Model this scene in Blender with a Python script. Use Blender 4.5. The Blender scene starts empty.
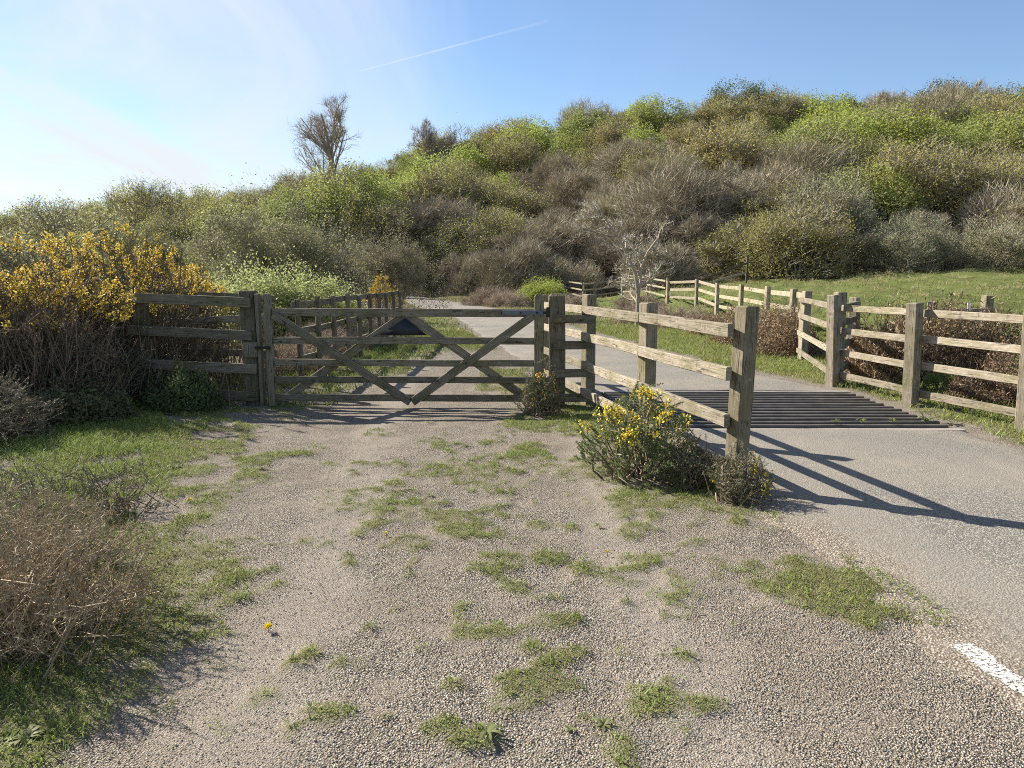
import bpy, math, random
import numpy as np
from mathutils import Vector

R = math.radians
scene = bpy.context.scene
COL = scene.collection
CAMH, PITCH, F = 1.55, R(8.0), 745.0

# ------------------------------------------------------------------ numeric helpers
def hash2(ix, iy, seed):
    n = (ix.astype(np.int64) * 374761393 + iy.astype(np.int64) * 668265263 + seed * 974711) & 0x7fffffff
    n = ((n ^ (n >> 13)) * 1274126177) & 0x7fffffff
    n = n ^ (n >> 16)
    return (n & 0xffff) / 65535.0

def vnoise(x, y, seed=0):
    x = np.asarray(x, float); y = np.asarray(y, float)
    ix = np.floor(x); iy = np.floor(y)
    fx = x - ix; fy = y - iy
    fx = fx * fx * (3 - 2 * fx); fy = fy * fy * (3 - 2 * fy)
    a = hash2(ix, iy, seed); b = hash2(ix + 1, iy, seed)
    c = hash2(ix, iy + 1, seed); d = hash2(ix + 1, iy + 1, seed)
    return (a * (1 - fx) + b * fx) * (1 - fy) + (c * (1 - fx) + d * fx) * fy

def fbm(x, y, seed=0, octv=4):
    s = 0; a = 0.5; t = 0
    for o in range(octv):
        s = s + a * vnoise(x * 2 ** o, y * 2 ** o, seed + o * 17); t += a; a *= 0.5
    return s / t

def sstep(a, b, x):
    t = np.clip((np.asarray(x, float) - a) / (b - a), 0, 1)
    return t * t * (3 - 2 * t)

def ray(px, py):
    dx = (px - 512) / F; dy = (384 - py) / F
    return dx, math.cos(PITCH) + dy * math.sin(PITCH), -math.sin(PITCH) + dy * math.cos(PITCH)

def gp(px, py):                       # pixel -> point on flat ground
    x, y, z = ray(px, py); t = CAMH / -z
    return x * t, y * t

def at(px, py, Y):                    # pixel -> (X, Z) at world depth Y
    x, y, z = ray(px, py); t = Y / y
    return x * t, CAMH + z * t

def proj(x, y, z):
    d = y * math.cos(PITCH) - (z - CAMH) * math.sin(PITCH)
    u = y * math.sin(PITCH) + (z - CAMH) * math.cos(PITCH)
    return 512 + F * x / d, 384 - F * u / d

# ------------------------------------------------------------------ terrain and road layout
RIDGE_X = np.array([-140, -100, -67, -39, -16.5, -2, 19, 42, 57, 75, 140])
RIDGE_Z = np.array([-1., -.5, 1.2, 9.0, 15.8, 18.4, 20.4, 21.0, 21.6, 20.4, 18.0])
FOOT_X = np.array([-140, -30, -18, -9, 0, 12, 30, 140])
FOOT_Y = np.array([34, 34, 42, 60, 58, 53, 52, 50])
ROAD_Y = np.array([-6, 0, 3, 6.9, 10.2, 14, 21, 30, 41, 46, 60, 75, 95])
ROAD_L = np.array([1.85, 1.78, 1.72, 1.42, 1.05, 0.2, -0.95, -2.2, -4.7, -6.1, -11.0, -17, -28])
ROAD_R = np.array([5.2, 5.0, 4.85, 4.68, 4.7, 3.55, 2.5, 1.2, -1.0, -2.4, -7.0, -12.6, -23])
GX0, GX1, GY0, GY1 = 1.22, 4.62, 7.62, 10.12        # cattle grid opening

def height(x, y):
    x = np.asarray(x, float); y = np.asarray(y, float)
    field = (1.35 * sstep(5, 15, x) + 1.0 * np.clip((x - 13) / 22, 0, 1)) * np.clip((y - 12) / 38, 0, 1.05)
    yf = np.interp(x, FOOT_X, FOOT_Y); rz = np.interp(x, RIDGE_X, RIDGE_Z)
    s = (y - yf) / (112 - yf)
    up = np.where(s < 1, np.clip(s, 0, 1) ** 1.08, 1 - 0.15 * np.clip(s - 1, 0, 2))
    hill = rz * up * sstep(0, 0.15, s)
    bumps = (fbm(x * .12, y * .12, 5, 3) - .5) * 1.2 * sstep(24, 60, y)
    fb = (fbm(x * 1.1, y * 1.1, 9, 4) - .5) * .85 * sstep(5.5, 9, x) * sstep(9, 16, y)
    small = (fbm(x * 1.1, y * 1.1, 3, 3) - .5) * .05 * sstep(-1.2, -2.6, x)
    bank = .10 * sstep(-2.6, -4.5, x) * sstep(30, 6, y)
    return field + hill + bumps + fb + small + bank

def hz(x, y): return float(height(np.array([x]), np.array([y]))[0])

# moss and grass patches in the gravel, from where they lie in the photograph (px, py, rx, ry, strength)
PATCH = [(457, 530, 20, 9, .9), (405, 547, 28, 9, .8), (490, 569, 26, 7, .95), (545, 560, 16, 8, .95), (620, 606, 16, 8, .9),
         (557, 625, 32, 9, .9), (490, 633, 18, 7, .9), (540, 655, 20, 9, .8), (537, 684, 38, 11, .95), (460, 610, 16, 9, .8),
         (455, 690, 22, 13, .85), (462, 735, 34, 14, 1.), (363, 629, 16, 5, .9), (330, 717, 26, 12, 1.), (395, 508, 30, 9, .8),
         (445, 470, 60, 9, .6), (528, 455, 30, 10, .95), (345, 470, 34, 7, .75), (345, 492, 20, 5, .6), (560, 470, 40, 8, .5),
         (650, 527, 26, 6, .6), (615, 535, 16, 5, .6), (690, 545, 22, 6, .6), (425, 650, 14, 6, .7), (500, 485, 40, 7, .45),
         (380, 432, 26, 5, .5), (520, 424, 26, 8, .9), (610, 470, 40, 14, .75), (700, 500, 60, 13, .8), (750, 520, 36, 10, .95),
         (830, 590, 70, 26, 1.), (880, 615, 66, 17, 1.), (780, 570, 50, 15, .8), (720, 570, 50, 14, .55), (930, 622, 40, 8, .7),
         (640, 500, 50, 14, .8), (570, 425, 40, 10, 1.), (600, 730, 8, 4, .8), (300, 660, 20, 10, .7), (350, 665, 26, 8, .6),
         (655, 583, 22, 7, .5), (700, 620, 30, 8, .25), (410, 600, 12, 5, .5), (290, 735, 10, 8, .6)]
PW = []
for (px, py, rx, ry, s) in PATCH:
    cx, cy = gp(px, py); x1, _ = gp(px + rx, py); _, y1 = gp(px, py - ry)
    k_ = 1.3 if rx > 40 else 1.2
    PW.append((cx, cy, (x1 - cx) * k_, max(y1 - cy, .06) * k_, s))

VB_Y = np.array([-2, 1.5, 2.6, 3.55, 4.75, 6.5, 8.3, 9.4, 12, 16, 24, 40])
VB_X = np.array([-.8, -.85, -.98, -1.1, -1.55, -1.95, -2.35, -2.4, -1.7, -1.4, -2.2, -4.5])

def road_lr(y): return np.interp(y, ROAD_Y, ROAD_L), np.interp(y, ROAD_Y, ROAD_R)

def veg(x, y):                        # 0 bare gravel .. 1 full grass
    x = np.asarray(x, float); y = np.asarray(y, float)
    n = fbm(x * 2.2, y * 2.2, 21, 4); nf = fbm(x * 7, y * 7, 33, 3)
    vb = np.interp(y, VB_Y, VB_X)
    v = sstep(.45, -.75, x - vb + (n - .5) * 1.5) * (.12 + .88 * sstep(.42, .60, fbm(x * 4.3, y * 4.3, 77, 4) + sstep(.3, 1.6, vb - x) * .22))
    v = np.maximum(v, sstep(-.15, -.6, x - vb + (n - .5) * .6) * sstep(5., 3.8, y) * .97)
    for (cx, cy, rx, ry, s) in PW:
        d = ((x - cx) / rx) ** 2 + ((y - cy) / ry) ** 2 + (nf - .5) * 2.4 + (n - .5) * 1.0
        v = np.maximum(v, s * sstep(1.25, .0, d))
    mid = sstep(1.0, .3, np.abs(x + .35) / (.9)) * sstep(4.2, 5, y) * sstep(8.4, 7, y)
    v = np.maximum(v, mid * sstep(.53, .66, nf * .6 + n * .4) * .7)
    spk = fbm(x * 5.5, y * 5.5, 131, 4) * .55 + fbm(x * 1.3, y * 1.3, 133, 3) * .45
    v = np.maximum(v, sstep(.55, .64, spk) * sstep(1.8, .7, np.abs(x + .1)) * sstep(9, 7.5, y) * .75)
    mid2 = sstep(1.0, .5, np.abs(x + .1) / .55) * sstep(9.3, 9.8, y) * sstep(15, 12, y)
    v = np.maximum(v, mid2 * sstep(.3, .5, n))
    rl, rr = road_lr(y)
    e = (n - .5) * .45
    v = np.maximum(v, sstep(-.02, .28, x - rr + e))                       # right verge
    v = np.maximum(v, sstep(.02, .3, rl - x + e) * sstep(15.5, 17, y))    # far left verge
    splay = 1.64 - (y - 5.37) * .1922                                     # foot of the middle fence
    v = np.maximum(v, sstep(.75, .2, np.abs(x - splay + .15) + (n - .5)) * sstep(4.6, 5.4, y) * sstep(11.5, 10.5, y) * .9)
    hf = fbm(x * 13, y * 13, 141, 3)
    v = v + (hf - .5) * 1.5 * np.clip(v * 2, 0, 1) * (y < 9.5) * (v < .97)
    return np.clip(v, 0, 1)

# ------------------------------------------------------------------ object helpers
def tag(o, label=None, cat=None, group=None, kind=None):
    if label: o['label'] = label
    if cat: o['category'] = cat
    if group: o['group'] = group
    if kind: o['kind'] = kind
    return o

def empty(name, loc, label, cat, group=None, rz=0):
    o = bpy.data.objects.new(name, None); COL.objects.link(o)
    o.location = loc; o.rotation_euler[2] = rz; o.empty_display_size = .2
    return tag(o, label, cat, group)

def np_mesh(name, verts, faces, smooth=False):
    """faces: list of int arrays (M,k)"""
    me = bpy.data.meshes.new(name)
    verts = np.asarray(verts, np.float32)
    faces = [np.asarray(f, np.int32) for f in faces if len(f)]
    nl = sum(f.size for f in faces); nf = sum(len(f) for f in faces)
    me.vertices.add(len(verts)); me.vertices.foreach_set('co', verts.ravel())
    me.loops.add(nl); me.polygons.add(nf)
    me.loops.foreach_set('vertex_index', np.concatenate([f.ravel() for f in faces]))
    st = []; o = 0
    for f in faces:
        st.append(o + np.arange(len(f)) * f.shape[1]); o += f.size
    me.polygons.foreach_set('loop_start', np.concatenate(st).astype(np.int32))
    if smooth: me.polygons.foreach_set('use_smooth', np.ones(nf, bool))
    me.update(calc_edges=True)
    return me

def link(name, me, mat, parent=None, loc=None, color=None):
    o = bpy.data.objects.new(name, me); COL.objects.link(o)
    if mat is not None and len(me.materials) == 0: me.materials.append(mat)
    if parent: o.parent = parent
    if loc is not None: o.location = loc
    if color is not None:
        k = ALBEDO.get((me.materials[0].name if len(me.materials) else ''), .64); o.color = (color[0] * k, color[1] * k, color[2] * k, 1)
    return o

def copy_tree(o, parent=None):
    c = o.copy(); COL.objects.link(c); c.parent = parent
    for ch in list(o.children): copy_tree(ch, c)
    return c

ALBEDO = {'weathered_wood': .74, 'gorse_petal': .92, 'grass_blade': .86, 'gravel_chip': .9, 'tree_leaf': 1.2, 'twig': 1.08, 'bark': .95}

class MB:                              # beams and prisms with a lengthwise UV
    def __init__(s, seed=0): s.v = []; s.f = []; s.uv = []; s.r = random.Random(seed)
    def beam(s, p0, p1, w, h, side=None, ch=.007, jit=.002, step=.3, dome=0.):
        p0 = Vector(p0); p1 = Vector(p1); d = p1 - p0; L = d.length; d.normalize()
        if side is None:
            side = d.cross(Vector((0, 0, 1)))
            if side.length < 1e-3: side = Vector((1, 0, 0))
        side = Vector(side); side = (side - d * side.dot(d)).normalized()
        up = side.cross(d)
        a, b = w / 2, h / 2
        prof = [(-a + ch, -b), (a - ch, -b), (a, -b + ch), (a, b - ch), (a - ch, b), (-a + ch, b), (-a, b - ch), (-a, -b + ch)]
        per = [0]
        for i in range(8):
            q, t = prof[i], prof[(i + 1) % 8]; per.append(per[-1] + math.hypot(t[0] - q[0], t[1] - q[1]))
        n = max(1, int(L / step)); b0 = len(s.v); u0 = s.r.uniform(0, 40); v0 = s.r.uniform(0, 40)
        ts = [0, ch / L] + [i / n for i in range(1, n)] + [1 - ch / L, 1]
        ks = [1 - 1.2 * ch / max(a, ch * 2)] + [1] * (n + 1) + [1 - 1.2 * ch / max(a, ch * 2)]
        if dome: ts[-2] = 1 - dome / L; ks[-1] = .62
        wob = [s.r.gauss(0, jit) for _ in range(4)]
        for t, k in zip(ts, ks):
            c = p0 + d * (t * L) + side * (wob[0] * math.sin(t * 5 + wob[1] * 900) * 1.5) + up * (wob[2] * math.sin(t * 4 + wob[3] * 900) * 1.5)
            for q in prof:
                s.v.append(c + side * (q[0] * k + s.r.gauss(0, jit * .5)) + up * (q[1] * k + s.r.gauss(0, jit * .5)))
        m = len(ts)
        for i in range(m - 1):
            for j in range(8):
                j2 = (j + 1) % 8
                s.f.append((b0 + i * 8 + j, b0 + i * 8 + j2, b0 + i * 8 + 8 + j2, b0 + i * 8 + 8 + j))
                ua, ub = u0 + ts[i] * L, u0 + ts[i + 1] * L; va, vb = v0 + per[j], v0 + per[j + 1]
                s.uv += [(ua, va), (ua, vb), (ub, vb), (ub, va)]
        for base, rev in ((b0, True), (b0 + (m - 1) * 8, False)):
            idx = [base + j for j in range(8)]
            if rev: idx = idx[::-1]
            s.f.append(tuple(idx)); s.uv += [(u0 + prof[j % 8][0] * .3, v0 + prof[j % 8][1]) for j in (range(7, -1, -1) if rev else range(8))]
        return s
    def disc(s, c, nrm, r, th, k=10):
        nrm = Vector(nrm).normalized(); a = nrm.orthogonal().normalized(); b = nrm.cross(a); b0 = len(s.v); c = Vector(c)
        for off, rr in ((0, r), (th * .6, r), (th, r * .7)):
            for i in range(k):
                t = 2 * math.pi * i / k; s.v.append(c + nrm * off + a * math.cos(t) * rr + b * math.sin(t) * rr)
        for l in range(2):
            for i in range(k):
                j = (i + 1) % k; s.f.append((b0 + l * k + i, b0 + l * k + j, b0 + l * k + k + j, b0 + l * k + k + i)); s.uv += [(0, 0)] * 4
        s.f.append(tuple(b0 + 2 * k + i for i in range(k))); s.uv += [(0, 0)] * k
        return s
    def build(s, name, mat, parent=None, color=None):
        off = Vector(parent.location) if parent else Vector((0, 0, 0))
        p = parent.parent if parent else None
        while p is not None: off += Vector(p.location); p = p.parent
        me = bpy.data.meshes.new(name); me.from_pydata([v - off for v in s.v], [], s.f)
        uv = me.uv_layers.new(name='UVMap'); uv.data.foreach_set('uv', [c for t in s.uv for c in t])
        me.update()
        return link(name, me, mat, parent, color=color)

# ------------------------------------------------------------------ materials
def newmat(name):
    m = bpy.data.materials.new(name); m.use_nodes = True; m.node_tree.nodes.clear(); return m, m.node_tree

def N(nt, typ, ins=None, **props):
    n = nt.nodes.new('ShaderNode' + typ)
    for k, v in props.items(): setattr(n, k, v)
    for k, v in (ins or {}).items():
        s = n.inputs[k]
        if isinstance(v, bpy.types.NodeSocket): nt.links.new(v, s)
        elif isinstance(v, (tuple, list)) and len(v) == 3 and s.type == 'RGBA': s.default_value = (*v, 1)
        else: s.default_value = v
    return n

def ramp(nt, fac, stops):
    n = N(nt, 'ValToRGB', {0: fac}); e = n.color_ramp.elements
    while len(e) < len(stops): e.new(.5)
    for i, (p, c) in enumerate(stops):
        e[i].position = p; e[i].color = (*c, 1) if isinstance(c, (tuple, list)) else (c, c, c, 1)
    return n.outputs[0]

def mix(nt, fac, a, b, mode='MIX'):
    n = nt.nodes.new('ShaderNodeMix'); n.data_type = 'RGBA'; n.blend_type = mode
    for k, v in ((0, fac), (6, a), (7, b)):
        s = n.inputs[k]
        if isinstance(v, bpy.types.NodeSocket): nt.links.new(v, s)
        elif isinstance(v, (tuple, list)): s.default_value = (*v, 1)
        else: s.default_value = v
    return n.outputs[2]

def math_(nt, op, a, b=0.):
    return N(nt, 'Math', {0: a, 1: b}, operation=op).outputs[0]

def out(nt, sh): nt.links.new(sh, N(nt, 'OutputMaterial').inputs[0])

def mat_wood(name='weathered_wood'):
    m, nt = newmat(name)
    uv = N(nt, 'UVMap').outputs[0]; oi = N(nt, 'ObjectInfo'); geo = N(nt, 'NewGeometry')
    tc = N(nt, 'TexCoord').outputs['Object']
    uvs = N(nt, 'Mapping', {0: uv, 3: (1.6, 70, 1)}).outputs[0]
    g = N(nt, 'TexNoise', {0: uvs, 'Scale': 1.5, 'Detail': 6, 'Roughness': .65, 'Distortion': .4}).outputs[0]
    uvc = N(nt, 'Mapping', {0: uv, 3: (2.2, 28, 1)}).outputs[0]
    cr = N(nt, 'TexNoise', {0: uvc, 'Scale': 2.2, 'Detail': 3, 'Roughness': .5, 'Distortion': .8}).outputs[0]
    crack = ramp(nt, cr, [(.60, 0.), (.68, 1.)])
    big = N(nt, 'TexNoise', {0: uv, 'Scale': 3.2, 'Detail': 4}).outputs[0]
    base = ramp(nt, g, [(.28, (.15, .125, .09)), (.5, (.33, .285, .21)), (.72, (.47, .42, .33))])
    base = mix(nt, ramp(nt, big, [(.46, 0.), (.66, .6)]), base, (.17, .165, .065))             # algae
    li = N(nt, 'TexNoise', {0: tc, 'Scale': 26, 'Detail': 5, 'Roughness': .7}).outputs[0]
    base = mix(nt, ramp(nt, li, [(.58, 0.), (.66, .75)]), base, (.50, .49, .39))               # lichen
    li2 = N(nt, 'TexNoise', {0: tc, 'Scale': 11, 'Detail': 6, 'Roughness': .75}).outputs[0]
    base = mix(nt, ramp(nt, li2, [(.56, 0.), (.68, .65)]), base, (.085, .075, .055))            # grime
    base = mix(nt, math_(nt, 'MULTIPLY', crack, .75), base, (.035, .028, .02))
    vo = N(nt, 'TexVoronoi', {0: N(nt, 'Mapping', {0: uv, 3: (3.1, 9, 1)}).outputs[0], 'Scale': 1.0}).outputs[0]
    base = mix(nt, ramp(nt, vo, [(.03, .8), (.09, 0.)]), base, (.05, .035, .022))               # knots
    base = mix(nt, 1., base, oi.outputs['Color'], 'MULTIPLY')
    rnd = math_(nt, 'ADD', math_(nt, 'MULTIPLY', oi.outputs['Random'], .4), .8)
    base = mix(nt, 1., base, N(nt, 'CombineColor', {0: rnd, 1: rnd, 2: rnd}).outputs[0], 'MULTIPLY')
    hgt = math_(nt, 'SUBTRACT', math_(nt, 'ADD', g, math_(nt, 'MULTIPLY', li, .5)), math_(nt, 'MULTIPLY', crack, 1.3))
    bp = N(nt, 'Bump', {'Strength': .7, 'Distance': .006, 'Height': hgt}).outputs[0]
    bs = N(nt, 'BsdfPrincipled', {'Base Color': base, 'Roughness': .9, 'Normal': bp}); bs.inputs['Specular IOR Level'].default_value = .2
    out(nt, bs.outputs[0]); return m

def mat_leaf(name, trans=.35, vary=.5, hue=(.25, .18, .05), amt=.5):
    m, nt = newmat(name)
    oi = N(nt, 'ObjectInfo'); geo = N(nt, 'NewGeometry'); tc = N(nt, 'TexCoord').outputs['Object']
    rp = geo.outputs['Random Per Island']
    k = math_(nt, 'ADD', math_(nt, 'MULTIPLY', rp, vary * 1.6), 1 - vary * .8)
    c = mix(nt, 1., oi.outputs['Color'], N(nt, 'CombineColor', {0: k, 1: k, 2: k}).outputs[0], 'MULTIPLY')
    nz = N(nt, 'TexNoise', {0: tc, 'Scale': .9, 'Detail': 2}).outputs[0]
    r2 = math_(nt, 'FRACT', math_(nt, 'MULTIPLY', rp, 37.7))
    c = mix(nt, math_(nt, 'MULTIPLY', math_(nt, 'MULTIPLY', r2, ramp(nt, nz, [(.4, .15), (.65, 1.)])), amt), c, hue)
    d = N(nt, 'BsdfPrincipled', {'Base Color': c, 'Roughness': .6}); d.inputs['Specular IOR Level'].default_value = .25
    t = N(nt, 'BsdfTranslucent', {0: c})
    out(nt, N(nt, 'MixShader', {0: trans, 1: d.outputs[0], 2: t.outputs[0]}).outputs[0]); return m

def mat_bark(name, rough=.9):
    m, nt = newmat(name)
    oi = N(nt, 'ObjectInfo'); tc = N(nt, 'TexCoord').outputs['Object']; rp = N(nt, 'NewGeometry').outputs['Random Per Island']
    n = N(nt, 'TexNoise', {0: N(nt, 'Mapping', {0: tc, 3: (14, 14, 3)}).outputs[0], 'Scale': 2., 'Detail': 4}).outputs[0]
    k = math_(nt, 'ADD', math_(nt, 'ADD', math_(nt, 'MULTIPLY', n, .9), .25), math_(nt, 'MULTIPLY', rp, .6))
    c = mix(nt, 1., oi.outputs['Color'], N(nt, 'CombineColor', {0: k, 1: k, 2: k}).outputs[0], 'MULTIPLY')
    d = N(nt, 'BsdfPrincipled', {'Base Color': c, 'Roughness': rough}); d.inputs['Specular IOR Level'].default_value = .2
    out(nt, d.outputs[0]); return m

def mat_plain(name, c, rough=.6, metal=0., spec=.4, noise=.25, scale=20):
    m, nt = newmat(name)
    tc = N(nt, 'TexCoord').outputs['Object']
    n = N(nt, 'TexNoise', {0: tc, 'Scale': scale, 'Detail': 5}).outputs[0]
    k = math_(nt, 'ADD', math_(nt, 'MULTIPLY', n, 2 * noise), 1 - noise)
    cc = mix(nt, 1., c, N(nt, 'CombineColor', {0: k, 1: k, 2: k}).outputs[0], 'MULTIPLY')
    rr = math_(nt, 'ADD', math_(nt, 'MULTIPLY', n, .3), rough - .15)
    d = N(nt, 'BsdfPrincipled', {'Base Color': cc, 'Roughness': rr, 'Metallic': metal}); d.inputs['Specular IOR Level'].default_value = spec
    out(nt, d.outputs[0]); return m

def chips(nt, pos, scale, cols, dark):
    """stone chips: colour and height"""
    w = N(nt, 'TexNoise', {0: pos, 'Scale': scale * .6, 'Detail': 2}).outputs[1]
    p2 = mix(nt, .012 * 90 / scale, pos, w, 'ADD')
    v = N(nt, 'TexVoronoi', {0: p2, 'Scale': scale, 'Randomness': 1.}, feature='F1')
    rnd = N(nt, 'SeparateColor', {0: v.outputs['Color']}).outputs[0]
    c = ramp(nt, rnd, cols)
    gap = ramp(nt, v.outputs['Distance'], [(.34, 0.), (.62, 1.)])
    c = mix(nt, math_(nt, 'MULTIPLY', gap, .8), c, dark)
    h = math_(nt, 'SUBTRACT', math_(nt, 'MULTIPLY', rnd, .45), v.outputs['Distance'])
    return c, h

def mat_ground():
    m, nt = newmat('ground_gravel_and_turf')
    tc = N(nt, 'TexCoord').outputs['Object']
    at_ = N(nt, 'Attribute', attribute_name='mask'); sp = N(nt, 'SeparateColor', {0: at_.outputs['Color']})
    vg, fld, hil = sp.outputs[0], sp.outputs[1], sp.outputs[2]
    c1, h1 = chips(nt, tc, 122, [(0., (.15, .125, .10)), (.25, (.27, .23, .185)), (.6, (.40, .345, .285)), (.88, (.49, .43, .365)), (1., (.65, .59, .52))], (.065, .055, .045))
    c2, h2 = chips(nt, tc, 170, [(0., (.17, .14, .11)), (.6, (.36, .305, .25)), (1., (.55, .485, .415))], (.10, .08, .065))
    ms = N(nt, 'TexNoise', {0: tc, 'Scale': 3.1, 'Detail': 5, 'Roughness': .6}).outputs[0]
    sel = ramp(nt, ms, [(.50, 0.), (.66, .75)])
    sx = N(nt, 'SeparateXYZ', {0: tc}); xo = sx.outputs[0]; yo = sx.outputs[1]
    wob = math_(nt, 'MULTIPLY', math_(nt, 'SUBTRACT', N(nt, 'TexNoise', {0: tc, 'Scale': 1.3, 'Detail': 4}).outputs[0], .5), .9)
    ra = math_(nt, 'ABSOLUTE', math_(nt, 'ADD', math_(nt, 'ADD', xo, math_(nt, 'MULTIPLY', yo, .085)), math_(nt, 'ADD', wob, .72)))
    rb = math_(nt, 'ABSOLUTE', math_(nt, 'ADD', xo, math_(nt, 'SUBTRACT', wob, .68)))
    rut = ramp(nt, math_(nt, 'MINIMUM', ra, rb), [(.05, .8), (.34, 0.)])
    sel = math_(nt, 'MAXIMUM', sel, rut)
    c = mix(nt, sel, c1, c2); h = N(nt, 'Mix', {0: sel, 2: h1, 3: math_(nt, 'MULTIPLY', h2, .5)}, data_type='FLOAT').outputs[0]
    st = N(nt, 'TexNoise', {0: tc, 'Scale': 1.15, 'Detail': 5, 'Roughness': .62}).outputs[0]
    c = mix(nt, ramp(nt, st, [(.45, 0.), (.66, .6)]), c, (.20, .165, .13))
    c = mix(nt, math_(nt, 'MULTIPLY', rut, .28), c, (.36, .325, .285))
    mo = N(nt, 'TexNoise', {0: tc, 'Scale': 9, 'Detail': 6, 'Roughness': .7}).outputs[0]
    soil = ramp(nt, mo, [(.3, (.085, .072, .042)), (.5, (.15, .15, .055)), (.7, (.21, .21, .085))])
    grain = N(nt, 'TexNoise', {0: tc, 'Scale': 130, 'Detail': 3}).outputs[0]
    soil = mix(nt, .55, soil, ramp(nt, grain, [(.3, (.035, .033, .018)), (.7, (.27, .255, .12))]))
    vm = math_(nt, 'ADD', vg, math_(nt, 'MULTIPLY', math_(nt, 'SUBTRACT', mo, .5), .9))
    c = mix(nt, ramp(nt, vm, [(.25, 0.), (.85, .85)]), c, soil)
    fn = N(nt, 'TexNoise', {0: tc, 'Scale': .8, 'Detail': 8, 'Roughness': .75}).outputs[0]
    fc = ramp(nt, fn, [(.33, (.085, .068, .036)), (.44, (.11, .13, .036)), (.56, (.14, .165, .045)), (.68, (.25, .215, .11))])
    c = mix(nt, fld, c, fc)
    hc = ramp(nt, fn, [(.35, (.08, .065, .04)), (.65, (.16, .125, .08))])
    c = mix(nt, hil, c, hc)
    c = mix(nt, 1., c, (.92, .915, .905), 'MULTIPLY')
    hh = math_(nt, 'ADD', h, math_(nt, 'MULTIPLY', math_(nt, 'MULTIPLY', grain, 2.), vg))
    bp = N(nt, 'Bump', {'Strength': .95, 'Distance': .0105, 'Height': hh}).outputs[0]
    d = N(nt, 'BsdfPrincipled', {'Base Color': c, 'Roughness': .95, 'Normal': bp}); d.inputs['Specular IOR Level'].default_value = .15
    out(nt, d.outputs[0]); return m

def mat_road():
    m, nt = newmat('worn_tarmac')
    tc = N(nt, 'TexCoord').outputs['Object']
    c1, h1 = chips(nt, tc, 95, [(0., (.15, .138, .12)), (.3, (.24, .22, .188)), (.7, (.32, .29, .25)), (1., (.47, .435, .38))], (.10, .098, .095))
    n = N(nt, 'TexNoise', {0: tc, 'Scale': .8, 'Detail': 5, 'Roughness': .6}).outputs[0]
    c = mix(nt, ramp(nt, n, [(.4, .0), (.65, .6)]), c1, (.31, .27, .22))
    n2 = N(nt, 'TexNoise', {0: N(nt, 'Mapping', {0: tc, 3: (3.2, .35, 1)}).outputs[0], 'Scale': 1.0, 'Detail': 4}).outputs[0]
    c = mix(nt, ramp(nt, n2, [(.38, .45), (.6, 0.)]), c, (.20, .188, .172))
    ed = N(nt, 'Attribute', attribute_name='edge').outputs['Fac']
    n3 = N(nt, 'TexNoise', {0: tc, 'Scale': 4, 'Detail': 6, 'Roughness': .7}).outputs[0]
    e2 = math_(nt, 'ADD', ed, math_(nt, 'MULTIPLY', math_(nt, 'SUBTRACT', n3, .5), 1.2))
    cg, hg = chips(nt, tc, 100, [(0., (.16, .13, .105)), (.25, (.26, .22, .178)), (.6, (.36, .31, .255)), (.88, (.45, .395, .335)), (1., (.58, .53, .47))], (.10, .08, .06))
    em = ramp(nt, e2, [(.30, 0.), (.85, 1.)])
    c = mix(nt, em, c, cg)
    h1 = N(nt, 'Mix', {0: em, 2: h1, 3: math_(nt, 'MULTIPLY', hg, 1.6)}, data_type='FLOAT').outputs[0]
    c = mix(nt, 1., c, (.88, .865, .84), 'MULTIPLY')
    bp = N(nt, 'Bump', {'Strength': .7, 'Distance': .006, 'Height': h1}).outputs[0]
    d = N(nt, 'BsdfPrincipled', {'Base Color': c, 'Roughness': .85, 'Normal': bp}); d.inputs['Specular IOR Level'].default_value = .25
    out(nt, d.outputs[0]); return m

WOOD = mat_wood()
LEAF = mat_leaf('tree_leaf', .4, .28, (.19, .165, .05))
GRASS = mat_leaf('grass_blade', .35, .55, (.26, .21, .08), .65)
SPINE = mat_leaf('gorse_spine', .15, .6, (.10, .075, .04))
PETAL = mat_leaf('gorse_petal', .3, .5, (.42, .27, .07))
DEAD = mat_leaf('dead_foliage', .2, .7, (.13, .10, .06))
BARK = mat_bark('bark')
TWIG = mat_bark('twig')
GALV = mat_plain('galvanised_steel', (.13, .145, .17), .75, 0., .2, noise=.4)
BLACK = mat_plain('black_iron', (.018, .018, .02), .5, .3)
GRIDM = mat_plain('worn_grid_steel', (.10, .088, .075), .45, .05, noise=.5, scale=9)
NAVY = mat_plain('navy_plate', (.010, .012, .019), .55, noise=.15)
CONC = mat_plain('concrete_kerb', (.24, .215, .19), .9, noise=.35)
PIT = mat_plain('pit_concrete', (.05, .048, .045), .95, noise=.4)
WHITE = mat_plain('white_plastic', (.75, .75, .72), .5, noise=.05)
STONE = mat_plain('pale_stone', (.34, .32, .28), .95, noise=.4, scale=8)
GROUND = mat_ground()
ROADM = mat_road()

# ------------------------------------------------------------------ ground sheet
def axis(lo, hi, fine0, fine1, fine, gr):
    a = list(np.arange(fine0, fine1 + 1e-6, fine)); st = fine
    while a[-1] < hi: st = min(st * gr, 60); a.append(a[-1] + st)
    st = fine
    while a[0] > lo: st = min(st * gr, 60); a.insert(0, a[0] - st)
    return np.array(a)

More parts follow.
